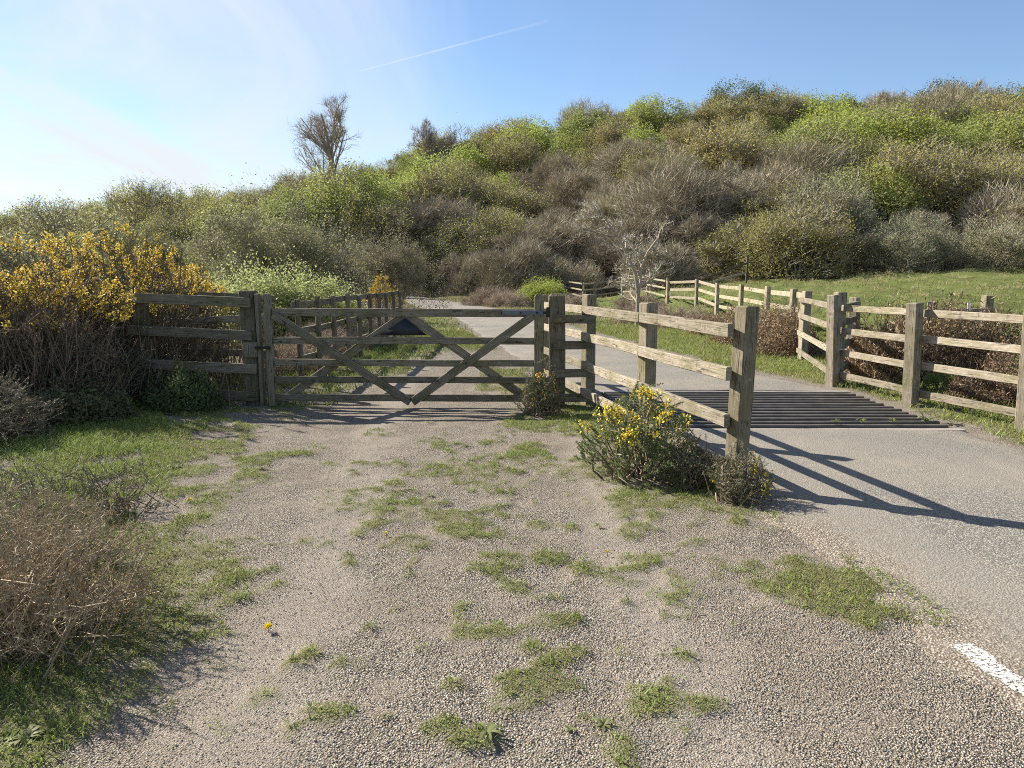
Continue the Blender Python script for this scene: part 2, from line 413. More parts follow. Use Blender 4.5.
gxs = axis(-900, 900, -6.5, 7.0, .05, 1.06)
gys = axis(-40, 1200, 1.4, 12.0, .05, 1.035)
gxs[np.argmin(abs(gxs - GX0))] = GX0; gxs[np.argmin(abs(gxs - GX1))] = GX1
gys[np.argmin(abs(gys - GY0))] = GY0; gys[np.argmin(abs(gys - GY1))] = GY1
XX, YY = np.meshgrid(gxs, gys)
ZZ = height(XX, YY)
VG = veg(XX, YY)
rl, rr = road_lr(YY)
inroad = (XX > rl + .22) & (XX < rr - .22)
ZZ = ZZ + .02 * VG * (YY < 20) * ~inroad + (fbm(XX * 3, YY * 3, 71, 3) - .5) * .022 * (YY < 20) * ~inroad
ZZ = np.where(inroad, ZZ - .03, ZZ)
nx, ny = len(gxs), len(gys)
idx = np.arange(nx * ny).reshape(ny, nx)
q = np.stack([idx[:-1, :-1], idx[:-1, 1:], idx[1:, 1:], idx[1:, :-1]], -1)
cx = (XX[:-1, :-1] + XX[1:, 1:]) / 2; cy = (YY[:-1, :-1] + YY[1:, 1:]) / 2
keep = ~((cx > GX0) & (cx < GX1) & (cy > GY0) & (cy < GY1))
me = np_mesh('ground', np.stack([XX, YY, ZZ], -1).reshape(-1, 3), [q[keep].reshape(-1, 4)], True)
yf = np.interp(XX, FOOT_X, FOOT_Y)
hil = sstep(-3, 3, YY - yf + (fbm(XX * .3, YY * .3, 8, 3) - .5) * 6)
hil = np.maximum(hil, sstep(-3.4, -4.4, XX + (fbm(XX, YY, 4, 3) - .5)) * sstep(6, 7.5, YY) * .8)
fld = sstep(10, 15, YY) * sstep(.3, 1.0, XX - rr) + sstep(16, 20, YY) * sstep(.2, .8, rl - XX)
fld = np.clip(np.maximum(fld, sstep(5.3, 7, XX)), 0, 1)
mk = np.stack([VG, fld, hil, np.ones_like(VG)], -1).astype(np.float32)
ca = me.attributes.new('mask', 'FLOAT_COLOR', 'POINT'); ca.data.foreach_set('color', mk.ravel())
tag(link('ground', me, GROUND), 'gravel track, grassy verge and rising field', 'ground', kind='structure')

# ------------------------------------------------------------------ road sheet
def road_sheet(name, y0, y1, dy, mat, label, ragged=True):
    n = int((y1 - y0) / dy) + 1; ys = np.linspace(y0, y1, n); m = 29
    l, r = road_lr(ys)
    if ragged:
        l = l + (fbm(ys * 2.5, ys * 0 + 1, 51, 4) - .5) * .22; r = r + (fbm(ys * 2.5, ys * 0 + 7, 53, 4) - .5) * .25
    t = np.linspace(0, 1, m); X = l[:, None] + (r - l)[:, None] * t; Y = np.repeat(ys[:, None], m, 1)
    Z = height(X, Y) + .012 + .03 * np.sin(np.pi * t)[None, :]
    Z[:, 0] -= .024; Z[:, -1] -= .03
    inside = (Y > GY0 - .3) & (Y < GY1 + .3)
    Z = np.where(inside & (t > 0) & (t < 1), height(X, Y) + .012 + .03 * np.sin(np.pi * t)[None, :] * .6, Z)
    i = np.arange(n * m).reshape(n, m); q = np.stack([i[:-1, :-1], i[:-1, 1:], i[1:, 1:], i[1:, :-1]], -1).reshape(-1, 4)
    me = np_mesh(name, np.stack([X, Y, Z], -1).reshape(-1, 3), [q], True)
    w = (r - l)[:, None]; ed = np.clip(1 - np.minimum(t, 1 - t)[None, :] * w / np.where(t[None, :] < .5, .95, .5), 0, 1) * np.ones_like(X)
    ed = ed * np.where(t[None, :] < .5, sstep(16, 8, Y), .7)
    a = me.attributes.new('edge', 'FLOAT', 'POINT'); a.data.foreach_set('value', ed.astype(np.float32).ravel())
    return tag(link(name, me, mat), label, 'road', kind='structure')
road_sheet('road', -6, GY0 - .12, .06, ROADM, 'near stretch of narrow tarmac lane in front of the cattle grid')
road_sheet('road', GY1 + .12, 92, .25, ROADM, 'far stretch of tarmac lane bending left towards the wood')

def lane_mark():
    ys = np.arange(1.5, 2.98, .006); us = np.linspace(-.075, .075, 27)
    Y, U = np.meshgrid(ys, us, indexing='ij'); X = 1.90 - (Y - 2.96) * .10 + U
    n = fbm(X * 22, Y * 22, 90, 4); n2 = fbm(X * 9, Y * 9, 92, 3)
    rl_, rr_ = road_lr(Y); t = (X - rl_) / (rr_ - rl_)
    Z = height(X, Y) + .017 + .03 * np.sin(np.pi * np.clip(t, 0, 1)) - .003
    i = np.arange(Y.size).reshape(Y.shape); q = np.stack([i[:-1, :-1], i[1:, :-1], i[1:, 1:], i[:-1, 1:]], -1)
    k = (np.abs(U) / .046 + (n - .5) * .9 + (n2 - .5) * .7 < 1.0)[:-1, :-1] & (n < .9)[:-1, :-1]
    return np_mesh('road_marking', np.stack([X, Y, Z], -1).reshape(-1, 3), [q[k]])
PAINT = mat_plain('worn_white_paint', (.46, .45, .43), .9, noise=.5, scale=45)
nt = PAINT.node_tree; o_ = [n for n in nt.nodes if n.type == 'OUTPUT_MATERIAL'][0]; b_ = [n for n in nt.nodes if n.type == 'BSDF_PRINCIPLED'][0]
tc = N(nt, 'TexCoord').outputs['Object']; wn = N(nt, 'TexNoise', {0: tc, 'Scale': 75, 'Detail': 3, 'Roughness': .6}).outputs[0]
nt.links.new(N(nt, 'MixShader', {0: ramp(nt, wn, [(.40, 0.), (.50, 1.)]), 1: N(nt, 'BsdfTransparent').outputs[0], 2: b_.outputs[0]}).outputs[0], o_.inputs[0])
tag(link('road_marking', lane_mark(), PAINT), 'worn white edge line painted on the tarmac', 'road marking', kind='structure')

# ------------------------------------------------------------------ cattle grid
grid = empty('cattle_grid', ((GX0 + GX1) / 2, (GY0 + GY1) / 2, 0), 'black steel cattle grid of long bars set in the lane', 'cattle grid')
pv = [(GX0, GY0, .0), (GX1, GY0, .0), (GX1, GY1, .0), (GX0, GY1, .0), (GX0, GY0, -.45), (GX1, GY0, -.45), (GX1, GY1, -.45), (GX0, GY1, -.45)]
me = np_mesh('pit', np.array(pv) - np.array(grid.location), [np.array([(4, 5, 6, 7), (0, 4, 7, 3), (1, 2, 6, 5), (0, 1, 5, 4), (3, 7, 6, 2)])])
link('pit', me, PIT, grid)
for y in (GY0 - .07, GY1 + .07):
    MB(3).beam((GX0 - .1, y, -.055), (GX1 + .05, y, -.055), .12, .15, ch=.012, jit=.003).build('kerb', CONC, grid)
nb = 13
for i in range(nb):
    y = GY0 + .09 + (GY1 - GY0 - .18) * i / (nb - 1)
    e = .10 * math.sin(i * 7.7)
    MB(i).beam((GX0 + .02, y, -.02), (GX1 - .03 + e * .2, y, -.02 + .004 * math.sin(i * 3.1)), .06, .11, ch=.01, jit=.001).build('bar', GRIDM, grid)
for x in (GX0 + .35, (GX0 + GX1) / 2, GX1 - .35):
    MB(5).beam((x, GY0 + .02, -.16), (x, GY1 - .02, -.16), .09, .16, ch=.01, jit=.001).build('support_beam', GRIDM, grid)

# ------------------------------------------------------------------ fences
seedc = [100]
def sd(): seedc[0] += 1; return seedc[0]

def post(par, x, y, h=1.3, w=.14, d=.14, yaw=0., lean=(0, 0), tint=(1, 1, 1), dome=0.):
    z = hz(x, y)
    MB(sd()).beam((x, y, z - .25), (x + lean[0], y + lean[1], z + h), w, d, side=(math.cos(yaw), math.sin(yaw), 0), ch=.008, dome=dome).build('post', WOOD, par, tint)

def rail(par, a, b, za, zb=None, w=.045, h=.095, tint=(1, 1, 1), off=(0, 0)):
    zb = za if zb is None else zb
    MB(sd()).beam((a[0] + off[0], a[1] + off[1], hz(*a) + za), (b[0] + off[0], b[1] + off[1], hz(*b) + zb), w, h, ch=.005).build('rail', WOOD, par, tint)

SHADED_GREY = (.66, .66, .67); PALE = (1.08, 1.05, 1.08); MID = (.95, .92, .86); DARKW = (.45, .44, .43)  # the grey tint also carries the shade of timber turned from the sun

def run_fence(name, pts, zs, label, cat='fence', side=-1, h=1.3, tint=PALE, group=None, pw=.13, lean=.015, rh=.095, skip=(), turn=0.):
    """posts at pts, rails nailed to the given side"""
    rnd = random.Random(sd())
    f = empty(name, (pts[0][0], pts[0][1], hz(*pts[0])), label, cat, group)
    for i, p in enumerate(pts):
        a = pts[max(i - 1, 0)]; b = pts[min(i + 1, len(pts) - 1)]
        yaw = math.atan2(b[1] - a[1], b[0] - a[0]) + turn
        post(f, p[0], p[1], h + rnd.uniform(-.04, .05), pw, pw, yaw, (rnd.gauss(0, lean), rnd.gauss(0, lean)), tint)
    for i in range(len(pts) - 1):
        a, b = pts[i], pts[i + 1]; d = math.hypot(b[0] - a[0], b[1] - a[1]); u = ((b[0] - a[0]) / d, (b[1] - a[1]) / d)
        n = (-u[1] * side * (pw / 2 + .022), u[0] * side * (pw / 2 + .022))
        for k, z in enumerate(zs):
            if (i, k) in skip: continue
            e = .015
            rail(f, (a[0] + u[0] * (.003 if i else -.07), a[1] + u[1] * (.003 if i else -.07)), (b[0] - u[0] * (.003 if i < len(pts) - 2 else -.07), b[1] - u[1] * (.003 if i < len(pts) - 2 else -.07)),
                 z + rnd.uniform(-e, e), z + rnd.uniform(-e, e), tint=tint, off=n, h=rh)
    return f

# middle splayed fence: far end beyond the gate, near end beside the grid
def spl(y): return 1.64 - (y - 5.37) * .1922
f = empty('wooden_fence', (1.64, 5.37, 0), 'lichen covered rail fence between gate and cattle grid, ending in a tall near post', 'fence')
yawf = math.atan2(-5.93, 1.14)
for y, hh, w in ((11.3, 1.32, .13), (9.05, 1.37, .13), (7.13, 1.33, .13), (5.37, 1.36, .125)):
    post(f, spl(y), y, hh, w, w, (R(27) if y < 6 else R(27)), (.05 if y < 6 else 0, 0), MID)
nl = (-.982 * .088, -.189 * .088)
for z in (.2, .53, .875, 1.19):
    for (ya, yb, dz) in ((11.38, 9.0, 0), (8.995, 7.1, .0), (7.095, 5.33, .0)):
        rail(f, (spl(ya), ya), (spl(yb), yb), z + dz - (.02 if ya > 11 else 0), z + dz, w=.045, h=.097, tint=PALE, off=nl)

# short return panel in the gate line, beside the hanging post, shade put into its rail tint
f = empty('fence_panel', (.75, 9.0, 0), 'short dark four rail panel joining the gate post to the lichen covered fence', 'fence')
for z in (.13, .43, .77, 1.08):
    rail(f, (.50, 8.885), (.985, 8.93), z, tint=SHADED_GREY, w=.05, h=.10)

# gate hanging post and shutting post
f = empty('gate_post', (.545, 9.0, 0), 'thick square gate post carrying the black hinge of the gate', 'gate post')
post(f, .545, 9.0, 1.38, .19, .19, 0, (-.005, 0), (.72, .70, .66), dome=.03)
MB(1).beam((.43, 8.93, 1.10), (.43, 8.93, 1.22), .045, .05, side=(1, 0, 0)).build('hinge_bracket', BLACK, f)
f = empty('gate_post', (-3.17, 9.02, 0), 'weathered shutting post with nailed on block where the latch catches', 'gate post')
post(f, -3.17, 9.06, 1.40, .18, .17, 0, (-.015, 0), SHADED_GREY)
MB(2).beam((-3.045, 9.0, .0), (-3.055, 9.0, 1.38), .04, .12, side=(1, 0, 0)).build('board', WOOD, f, SHADED_GREY)
MB(3).beam((-3.15, 8.945, .62), (-3.15, 8.945, .80), .17, .05, side=(1, 0, 0)).build('block', WOOD, f, SHADED_GREY)

# left panel, its shade put into the darker wood tint
f = empty('fence_panel', (-3.9, 9.0, 0), 'shade-toned weathered rail panel between the gorse and the gate latch', 'fence')
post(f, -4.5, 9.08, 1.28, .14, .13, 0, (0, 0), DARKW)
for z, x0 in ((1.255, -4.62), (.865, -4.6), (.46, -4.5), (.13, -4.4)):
    rail(f, (x0, 8.94), (-3.08 if z < .5 else -3.12, 8.94), z, z, w=.055, h=.115, tint=SHADED_GREY)
# leaning bits behind it
f = empty('wooden_fence', (-4.25, 10.1, 0), 'broken grey fence with a slanting rail among stems behind the left panel', 'fence')
post(f, -4.27, 10.1, 1.32, .11, .11, .2, (-.03, 0), MID)
post(f, -3.35, 10.2, 1.25, .11, .11, .2, (.02, 0), MID)
rail(f, (-4.95, 10.02), (-3.2, 10.12), .86, 1.03, tint=PALE); rail(f, (-4.95, 10.02), (-3.2, 10.12), .48, .53, tint=MID); rail(f, (-4.9, 10.02), (-3.2, 10.12), 1.27, 1.27, tint=MID)

# fence along the left of the lane
run_fence('wooden_fence', [(-3.02 + .01 * i, 10.6 + 1.0 * i) for i in range(10)], (.38, .78, 1.19), 'grey fence of close set posts beyond the gate on the left of the lane', side=1, h=1.26, tint=(.75, .72, .68), pw=.075, lean=.01)

# right: near fence along the lane edge
run_fence('wooden_fence', [(4.66, 10.7), (4.88, 9.0), (5.22, 7.45), (5.6, 5.9), (6.0, 4.4)], (.17, .50, .83, 1.14), 'pale four rail fence at the right edge of the lane beside the cattle grid', side=1, h=1.30, pw=.14, rh=.088, turn=R(18), lean=.03)
# link between that fence and the field fence
run_fence('fence_panel', [(5.6, 14.3), (4.76, 10.84)], (.2, .52, .85, 1.17), 'narrow pale panel between two close posts at the far corner of the cattle grid', side=-1, h=1.32, pw=.14, rh=.088, turn=R(20))
# wing going back from the corner post, rails tinted dark for their shade
f = empty('fence_panel', (5.1, 11.4, 0), 'dark shaded side panel behind the corner post of the right fence', 'fence')
post(f, 5.45, 11.9, 1.2, .13, .13, .7, (0, 0), PALE)
for z in (.25, .6, .93, 1.15): rail(f, (4.78, 10.78), (5.45, 11.85), z, tint=SHADED_GREY)
# field fence beyond, along the right of the lane
run_fence('wooden_fence', [(5.66, 14.5), (6.75, 18.0), (7.5, 22), (7.95, 26), (8.2, 30), (8.6, 35), (8.3, 40)], (.40, .80, 1.17), 'long three rail fence edging the green field, from corner post to thorn tree', side=-1, turn=R(20), h=1.30, lean=.02, rh=.125, tint=(1.3, 1.26, 1.25))
# far fence round the bend
run_fence('wooden_fence', [(8.3, 40.3), (8.1, 45), (7.2, 49), (5.45, 49.5), (4.75, 50), (3.95, 56), (3.0, 63), (-.2, 66)], (.45, .85, 1.25), 'distant grey rail fence below the thicket at the bend of the lane', side=1, h=1.35, lean=.03)
# short back fence sunk in bracken, with a white tag
f = run_fence('wooden_fence', [(5.75, 12.6), (6.5, 11.6), (7.35, 11.6)], (1.05, ), 'field fence mostly buried in brown bracken, with a white tag on its end post', side=-1, h=1.25)
MB(1).beam((7.02, 11.5, 1.0), (7.02, 11.5, 1.19), .05, .012, side=(1, 0, 0), ch=.002).build('tag', WHITE, f)
# old broken hurdle at the edge of the wood
f = empty('broken_hurdle', (14.2, 49, hz(14.2, 49)), 'old tilted wooden hurdle at the edge of the wood above the field', 'hurdle')
post(f, 15.4, 49.5, 1.9, .12, .12, 0, (.05, 0), DARKW)
rail(f, (12.4, 49.2), (15.4, 49.4), .55, 1.35, tint=DARKW, h=.13); rail(f, (12.4, 49.2), (15.4, 49.4), .2, .75, tint=PALE, h=.13)

# ------------------------------------------------------------------ field gate
GYP = 8.98
gate = empty('field_gate', (-2.93, GYP, 0), 'weathered five bar wooden gate closed across the gravel track', 'gate')
GATE_SHADED = (.70, .705, .715)  # gate wood tint, darkened to carry the shade on its near face
xl, xr = -2.92, .325
for z, h in ((1.148, .095), (.81, .085), (.543, .08), (.334, .08), (.112, .085)):
    MB(sd()).beam((xl + .04, GYP, z + .01), (xr - .03, GYP, z), .028, h, side=(0, 1, 0), ch=.004).build('bar', WOOD, gate, GATE_SHADED)
MB(sd()).beam((xl, GYP, .02), (xl - .015, GYP, 1.38), .085, .075, side=(1, 0, 0)).build('stile', WOOD, gate, GATE_SHADED)
MB(sd()).beam((xr, GYP, .02), (xr, GYP, 1.375), .115, .085, side=(1, 0, 0), dome=.03).build('stile', WOOD, gate, (.74, .74, .72))
def brace(x0, z0, x1, z1, y, w=.10, th=.026):
    MB(sd()).beam((x0, y, z0), (x1, y, z1), th, w, side=(0, 1, 0), ch=.004).build('brace', WOOD, gate, GATE_SHADED)
fy, by = GYP - .03, GYP + .03
brace(xl + .05, 1.13, -1.235, .07, fy); brace(-1.215, .07, xr - .07, 1.12, fy - .004)
brace(-1.30, 1.12, xl + .08, .06, by); brace(-1.26, 1.12, xr - .12, .09, by + .004)
# navy plate in the apex
pl = [(-1.60, .885), (-1.02, .885), (-1.28, 1.09)]
V = [(x, y, z) for y in (GYP - .022, GYP - .034) for (x, z) in pl]
me = np_mesh('plate', np.array(V) - np.array(gate.location), [np.array([(3, 4, 5), (2, 1, 0)]), np.array([(0, 1, 4, 3), (1, 2, 5, 4), (2, 0, 3, 5)])])
o = link('plate', me, NAVY, gate); o['label'] = 'dark navy triangular plate under the top bar'
MB(1).beam((-.12, GYP - .022, 1.155), (xr + .06, GYP - .050, 1.155), .012, .055, side=(0, 1, 0), ch=.003, jit=0).build('hinge_strap', GALV, gate)
MB(1).beam((xr + .045, GYP - .05, 1.155), (xr + .12, GYP - .05, 1.155), .03, .03, side=(0, 1, 0), ch=.005, jit=0).build('hinge_eye', BLACK, gate)
MB(1).beam((-3.09, GYP - .055, .735), (-2.90, GYP - .055, .735), .03, .035, side=(0, 1, 0), ch=.006, jit=0).build('latch', BLACK, gate)
for x, z in ((-.13, 1.155), (.1, 1.155), (.3, 1.155), (-2.72, 1.02), (-2.78, .81), (-1.23, .112), (-2.6, .543), (.05, .81), (-.55, .543), (-.9, .334)):
    MB(1).disc((x, GYP - .040 - (.014 if z > 1.1 else .004), z), (0, -1, 0), .013, .008).build('bolt', BLACK, gate)

# ------------------------------------------------------------------ vegetation generators
def rand_dirs(rng, n):
    v = rng.normal(size=(n, 3)); return v / np.linalg.norm(v, axis=1, keepdims=True)

def norm(v): return v / np.maximum(np.linalg.norm(v, axis=-1, keepdims=True), 1e-9)

def slivers(p, d, L, w, rng):
    """thin triangles from p along d"""
    n = len(p); s = norm(np.cross(d, rand_dirs(rng, n))) * (w if np.ndim(w) == 0 else w[:, None]) * .5
    V = np.stack([p - s, p + s, p + d * (L if np.ndim(L) == 0 else L[:, None])], 1).reshape(-1, 3)
    return V, np.arange(3 * n).reshape(n, 3)

def leaves(p, d, L, w, rng):
    n = len(p); L = np.broadcast_to(L, (n,))[:, None]; w = np.broadcast_to(w, (n,))[:, None]
    s = norm(np.cross(d, rand_dirs(rng, n))) * w * .5; nn = norm(np.cross(d, s)) * w * .18
    V = np.stack([p, p + d * L * .5 + s + nn, p + d * L, p + d * L * .5 - s + nn], 1).reshape(-1, 3)
    return V, np.arange(4 * n).reshape(n, 4)

def blades(p, d, bend, L, w, rng):
    n = len(p); L = L[:, None]; a = rng.uniform(0, 2 * np.pi, n)
    s = np.stack([np.cos(a), np.sin(a), np.zeros(n)], 1) * w[:, None] * .5
    m = p + d * L * .55; t = m + norm(d + bend) * L * .5
    V = np.stack([p - s, p + s, m + s * .8, m - s * .8, t], 1).reshape(-1, 3)
    i = np.arange(n)[:, None] * 5
    return V, i + np.array([[0, 1, 2, 3]]), i + np.array([[3, 2, 4]])

def tubes_mesh(tubes, k=3):
    V = []; Fq = []; b = 0
    for P, r in tubes:
        P = np.asarray(P); n = len(P); r = np.asarray(r)
        T = norm(np.gradient(P, axis=0)); ref = np.array([.31, .17, .93]) if abs(T[0, 2]) < .8 else np.array([1., .2, .1])
        A = norm(np.cross(T, ref)); B = np.cross(T, A)
        th = np.arange(k) * 2 * np.pi / k
        ring = P[:, None, :] + r[:, None, None] * (A[:, None, :] * np.cos(th)[None, :, None] + B[:, None, :] * np.sin(th)[None, :, None])
        V.append(ring.reshape(-1, 3))
        i = b + np.arange(n - 1)[:, None] * k + np.arange(k)[None, :]
        j = b + np.arange(n - 1)[:, None] * k + (np.arange(k)[None, :] + 1) % k
        Fq.append(np.stack([i, j, j + k, i + k], -1).reshape(-1, 4)); b += n * k
    return np.concatenate(V), np.concatenate(Fq)

def grow(seed, stems=6, H=5., spread=.6, nch=(5, 5, 4), r0=.07, ratio=.58, wob=.16, trop=.06, tmin=.3, nseg=(7, 5, 4, 3), ang=(.5, 1.0), base=.25, lvl_trop=None, rmin=.004):
    rng = np.random.default_rng(seed); tubes = [[], []]; tips = []; dirs = []
    def br(p, d, L, r, lv):
        n = nseg[min(lv, len(nseg) - 1)]; P = [p]; D = [d]
        for i in range(n):
            d = d + rng.normal(0, wob, 3); d[2] += trop if lvl_trop is None else lvl_trop[lv]
            d = d / np.linalg.norm(d); p = p + d * L / n; P.append(p); D.append(d)
        rr = np.linspace(r, r * .35, n + 1)
        tubes[0 if lv < 2 else 1].append((np.array(P), rr))
        if lv < len(nch):
            for k in range(nch[lv]):
                t = rng.uniform(tmin, 1.); f = t * n; i = min(int(f), n - 1); pp = P[i] + (P[i + 1] - P[i]) * (f - i); dd = D[i + 1]
                v = rng.normal(size=3); v = v - dd * v.dot(dd); v = v / np.linalg.norm(v); a = rng.uniform(*ang)
                br(pp, dd * math.cos(a) + v * math.sin(a), L * ratio * rng.uniform(.7, 1.15) * (1.15 - .45 * t), max(r * .52 * (1.1 - .4 * t), rmin), lv + 1)
        else:
            for i in range(1, n + 1): tips.append(P[i]); dirs.append(D[i])
    for s in range(stems):
        a = 2 * math.pi * (s + rng.random() * .7) / stems; sp = spread * rng.uniform(.35, 1.)
        d = np.array([math.cos(a) * sp, math.sin(a) * sp, 1.]); d /= np.linalg.norm(d)
        p = np.array([math.cos(a) * base * rng.random(), math.sin(a) * base * rng.random(), -.15])
        br(p, d, H * .62 * rng.uniform(.8, 1.1), r0 * rng.uniform(.7, 1.1), 0)
    return tubes, np.array(tips), np.array(dirs)

def tree_proto(seed, leaf_n=0, leaf_l=.12, leaf_w=.08, fuzz=6, fuzz_l=.45, fuzz_w=.016, drop=0., fuzz_in_crown=True, up=.5, dome=None, **kw):
    rng = np.random.default_rng(seed + 999)
    tubes, tips, dirs = grow(seed, **kw)
    V0, F0 = tubes_mesh(tubes[0], 5); V1, F1 = tubes_mesh(tubes[1], 3)
    tv = [V0, V1]; tf = [F0, F1 + len(V0)]; tris = []; off = len(V0) + len(V1)
    cv, cq, ct = [], [], []; co = 0
    if fuzz:
        p = np.repeat(tips, fuzz, 0); d = np.repeat(dirs, fuzz, 0); n = len(p)
        d = norm(d * .9 + rand_dirs(rng, n) * .8 + np.array([0, 0, up * .5])); p = p + rng.normal(0, .05, p.shape)
        V, Fc = slivers(p, d, fuzz_l * rng.uniform(.5, 1.2, n), fuzz_w * rng.uniform(.6, 1.2, n), rng)
        if fuzz_in_crown and leaf_n == 0: cv.append(V); ct.append(Fc + co); co += len(V)
        else: tv.append(V); tris.append(Fc + off); off += len(V)
    if dome:
        dr, dh, nt_, nl_, ll, lw = dome
        def shell(n, lo):
            a = rng.uniform(0, 2 * np.pi, n); u_ = rng.uniform(-.05, 1, n); c = np.sqrt(np.clip(1 - u_ * u_, 0, 1)) ** .8
            lump = .56 + .52 * vnoise(a * 1.9 + 3, u_ * 3.1 + 2, seed + 3) + .32 * vnoise(a * 5.1 + 9, u_ * 7 + 2, seed + 4)
            lump = np.minimum(lump, 1.0 + .3 * (lump - 1.0)) * (1 + .05 * rng.normal(size=n))
            k = lump * np.where(rng.random(n) < .7, rng.uniform(.86, 1.0, n), rng.uniform(lo, .9, n))
            p = np.stack([np.cos(a) * c * dr * k, np.sin(a) * c * dr * k, .06 * dh + .94 * dh * np.clip(u_, 0, 1) * k], 1)
            o_ = norm(p * np.array([1 / dr, 1 / dr, .8 / dh])); return p, o_
        if nt_:
            p, o_ = shell(nt_, .3); d = norm(o_ * .8 + rand_dirs(rng, nt_) * .75 + np.array([0, 0, .45])); LL = fuzz_l * rng.uniform(.6, 1.5, nt_)
            V, Fc = slivers(p - d * LL[:, None] * .5, d, LL, fuzz_w * rng.uniform(.6, 1.3, nt_), rng)
            if leaf_n == 0: cv.append(V); ct.append(Fc + co); co += len(V)
            else: tv.append(V); tris.append(Fc + off); off += len(V)
        if nl_:
            p, o_ = shell(nl_, .45); q_ = (vnoise(p[:, 0] * 1.7 + 50, p[:, 1] * 1.7 + p[:, 2] * 1.9 + 50, seed + 8) * .6 + vnoise(p[:, 0] * 4.1 + 70, p[:, 1] * 4.1 + p[:, 2] * 4.4 + 50, seed + 9) * .4 > .48) | (rng.random(nl_) < .16); p = p[q_] + rng.normal(0, .1, (q_.sum(), 3)); n = len(p)
            d = norm(rand_dirs(rng, n) + o_[q_] * .5 + np.array([0, 0, .2]))
            V, Fl = leaves(p, d, ll * rng.uniform(.6, 1.4, n), lw * rng.uniform(.6, 1.3, n), rng)
            cv.append(V); cq.append(Fl + co); co += len(V)
    if leaf_n:
        p = np.repeat(tips, leaf_n, 0)
        if drop: p = p[rng.random(len(p)) > drop]
        n = len(p); d = norm(rand_dirs(rng, n) + np.array([0, 0, .3])); p = p + rng.normal(0, leaf_l * 1.5, p.shape)
        V, Fl = leaves(p, d, leaf_l * rng.uniform(.6, 1.3, n), leaf_w * rng.uniform(.6, 1.2, n), rng)
        cv.append(V); cq.append(Fl + co); co += len(V)
    tm = np_mesh('trunk', np.concatenate(tv), tf + tris); cm = np_mesh('crown', np.concatenate(cv), cq + ct)
    tm.materials.append(BARK); cm.materials.append(LEAF if leaf_n else TWIG)
    return tm, cm

PROTO = {}
PROTO['bare'] = [tree_proto(s, fuzz=4, fuzz_l=.75, fuzz_w=.028, stems=8, H=5.4, spread=.8, nch=(6, 5, 4), r0=.085, ang=(.45, 1.0), rmin=.016, dome=(3.1, 5.2, 6500, 0, 0, 0)) for s in (1, 2, 3)]
PROTO['bud'] = [tree_proto(s, leaf_n=2, leaf_l=.13, leaf_w=.10, fuzz=2, fuzz_l=.65, fuzz_w=.032, stems=7, H=5.4, spread=.8, nch=(6, 5, 4), r0=.08, rmin=.014, dome=(3.1, 5.3, 2600, 13000, .10, .07)) for s in (11, 12, 13)]
PROTO['leafy'] = [tree_proto(s, leaf_n=3, leaf_l=.17, leaf_w=.13, fuzz=1, fuzz_l=.5, fuzz_w=.03, stems=5, H=5.6, spread=.7, nch=(6, 5, 4), r0=.09, rmin=.014, dome=(3.0, 5.5, 700, 15000, .14, .10)) for s in (21, 22, 23)]
PROTO['tall'] = [tree_proto(s, fuzz=2, fuzz_l=.35, fuzz_w=.010, stems=2, H=8.6, spread=.12, nch=(13, 6, 4, 2), r0=.10, ang=(.35, .8), trop=.05, ratio=.43, tmin=.28, wob=.10, rmin=.006, nseg=(8, 5, 4, 3, 2)) for s in (31, 35)]
PROTO['knot'] = [tree_proto(s, fuzz=3, fuzz_l=.4, fuzz_w=.02, stems=1, H=6, spread=.1, nch=(11, 6, 4), r0=.15, ang=(.6, 1.2), trop=.05, ratio=.5, tmin=.42, wob=.18, rmin=.012) for s in (41, 42)]

COLS = {'bare': [(.32, .275, .20), (.285, .245, .175), (.345, .30, .22), (.305, .27, .18)],
        'bud': [(.31, .285, .09), (.275, .27, .09), (.33, .29, .10), (.26, .255, .085)],
        'leafy': [(.205, .245, .07), (.23, .26, .07), (.18, .215, .065), (.235, .26, .075)],
        'dark': [(.085, .11, .045), (.095, .115, .05)],
        'lime': [(.26, .32, .07), (.27, .32, .075)],
        'grey': [(.26, .27, .165), (.235, .255, .15)],
        'tall': [(.24, .20, .17)], 'knot': [(.24, .205, .18)]}
MESHOF = {'bare': 'bare', 'bud': 'bud', 'leafy': 'leafy', 'dark': 'leafy', 'lime': 'leafy', 'grey': 'bud', 'tall': 'tall', 'knot': 'knot'}
trng = random.Random(77)
def plant_tree(kind, x, y, s=1., label=None, cat='tree', group=None, name=None, sx=1., color=None, zoff=-.1, variant=None):
    ps = PROTO[MESHOF[kind]]; tm, cm = ps[trng.randrange(len(ps))] if variant is None else ps[variant]
    o = empty(name or {'bare': 'bare_tree', 'tall': 'bare_tree', 'knot': 'bare_tree'}.get(kind, 'hillside_tree'), (x, y, hz(x, y) + zoff), label, cat, group, trng.uniform(0, 6.28))
    o.scale = (s * sx, s * sx, s)
    c = color or trng.choice(COLS[kind]); k = trng.uniform(.85, 1.15)
    c = tuple(q * k for q in c)
    bk = (.34, .285, .22) if kind in ('bare', 'tall', 'knot') else (.30, .26, .19)
    link('trunk', tm, None, o, color=bk); link('crown', cm, None, o, color=c)
    return o

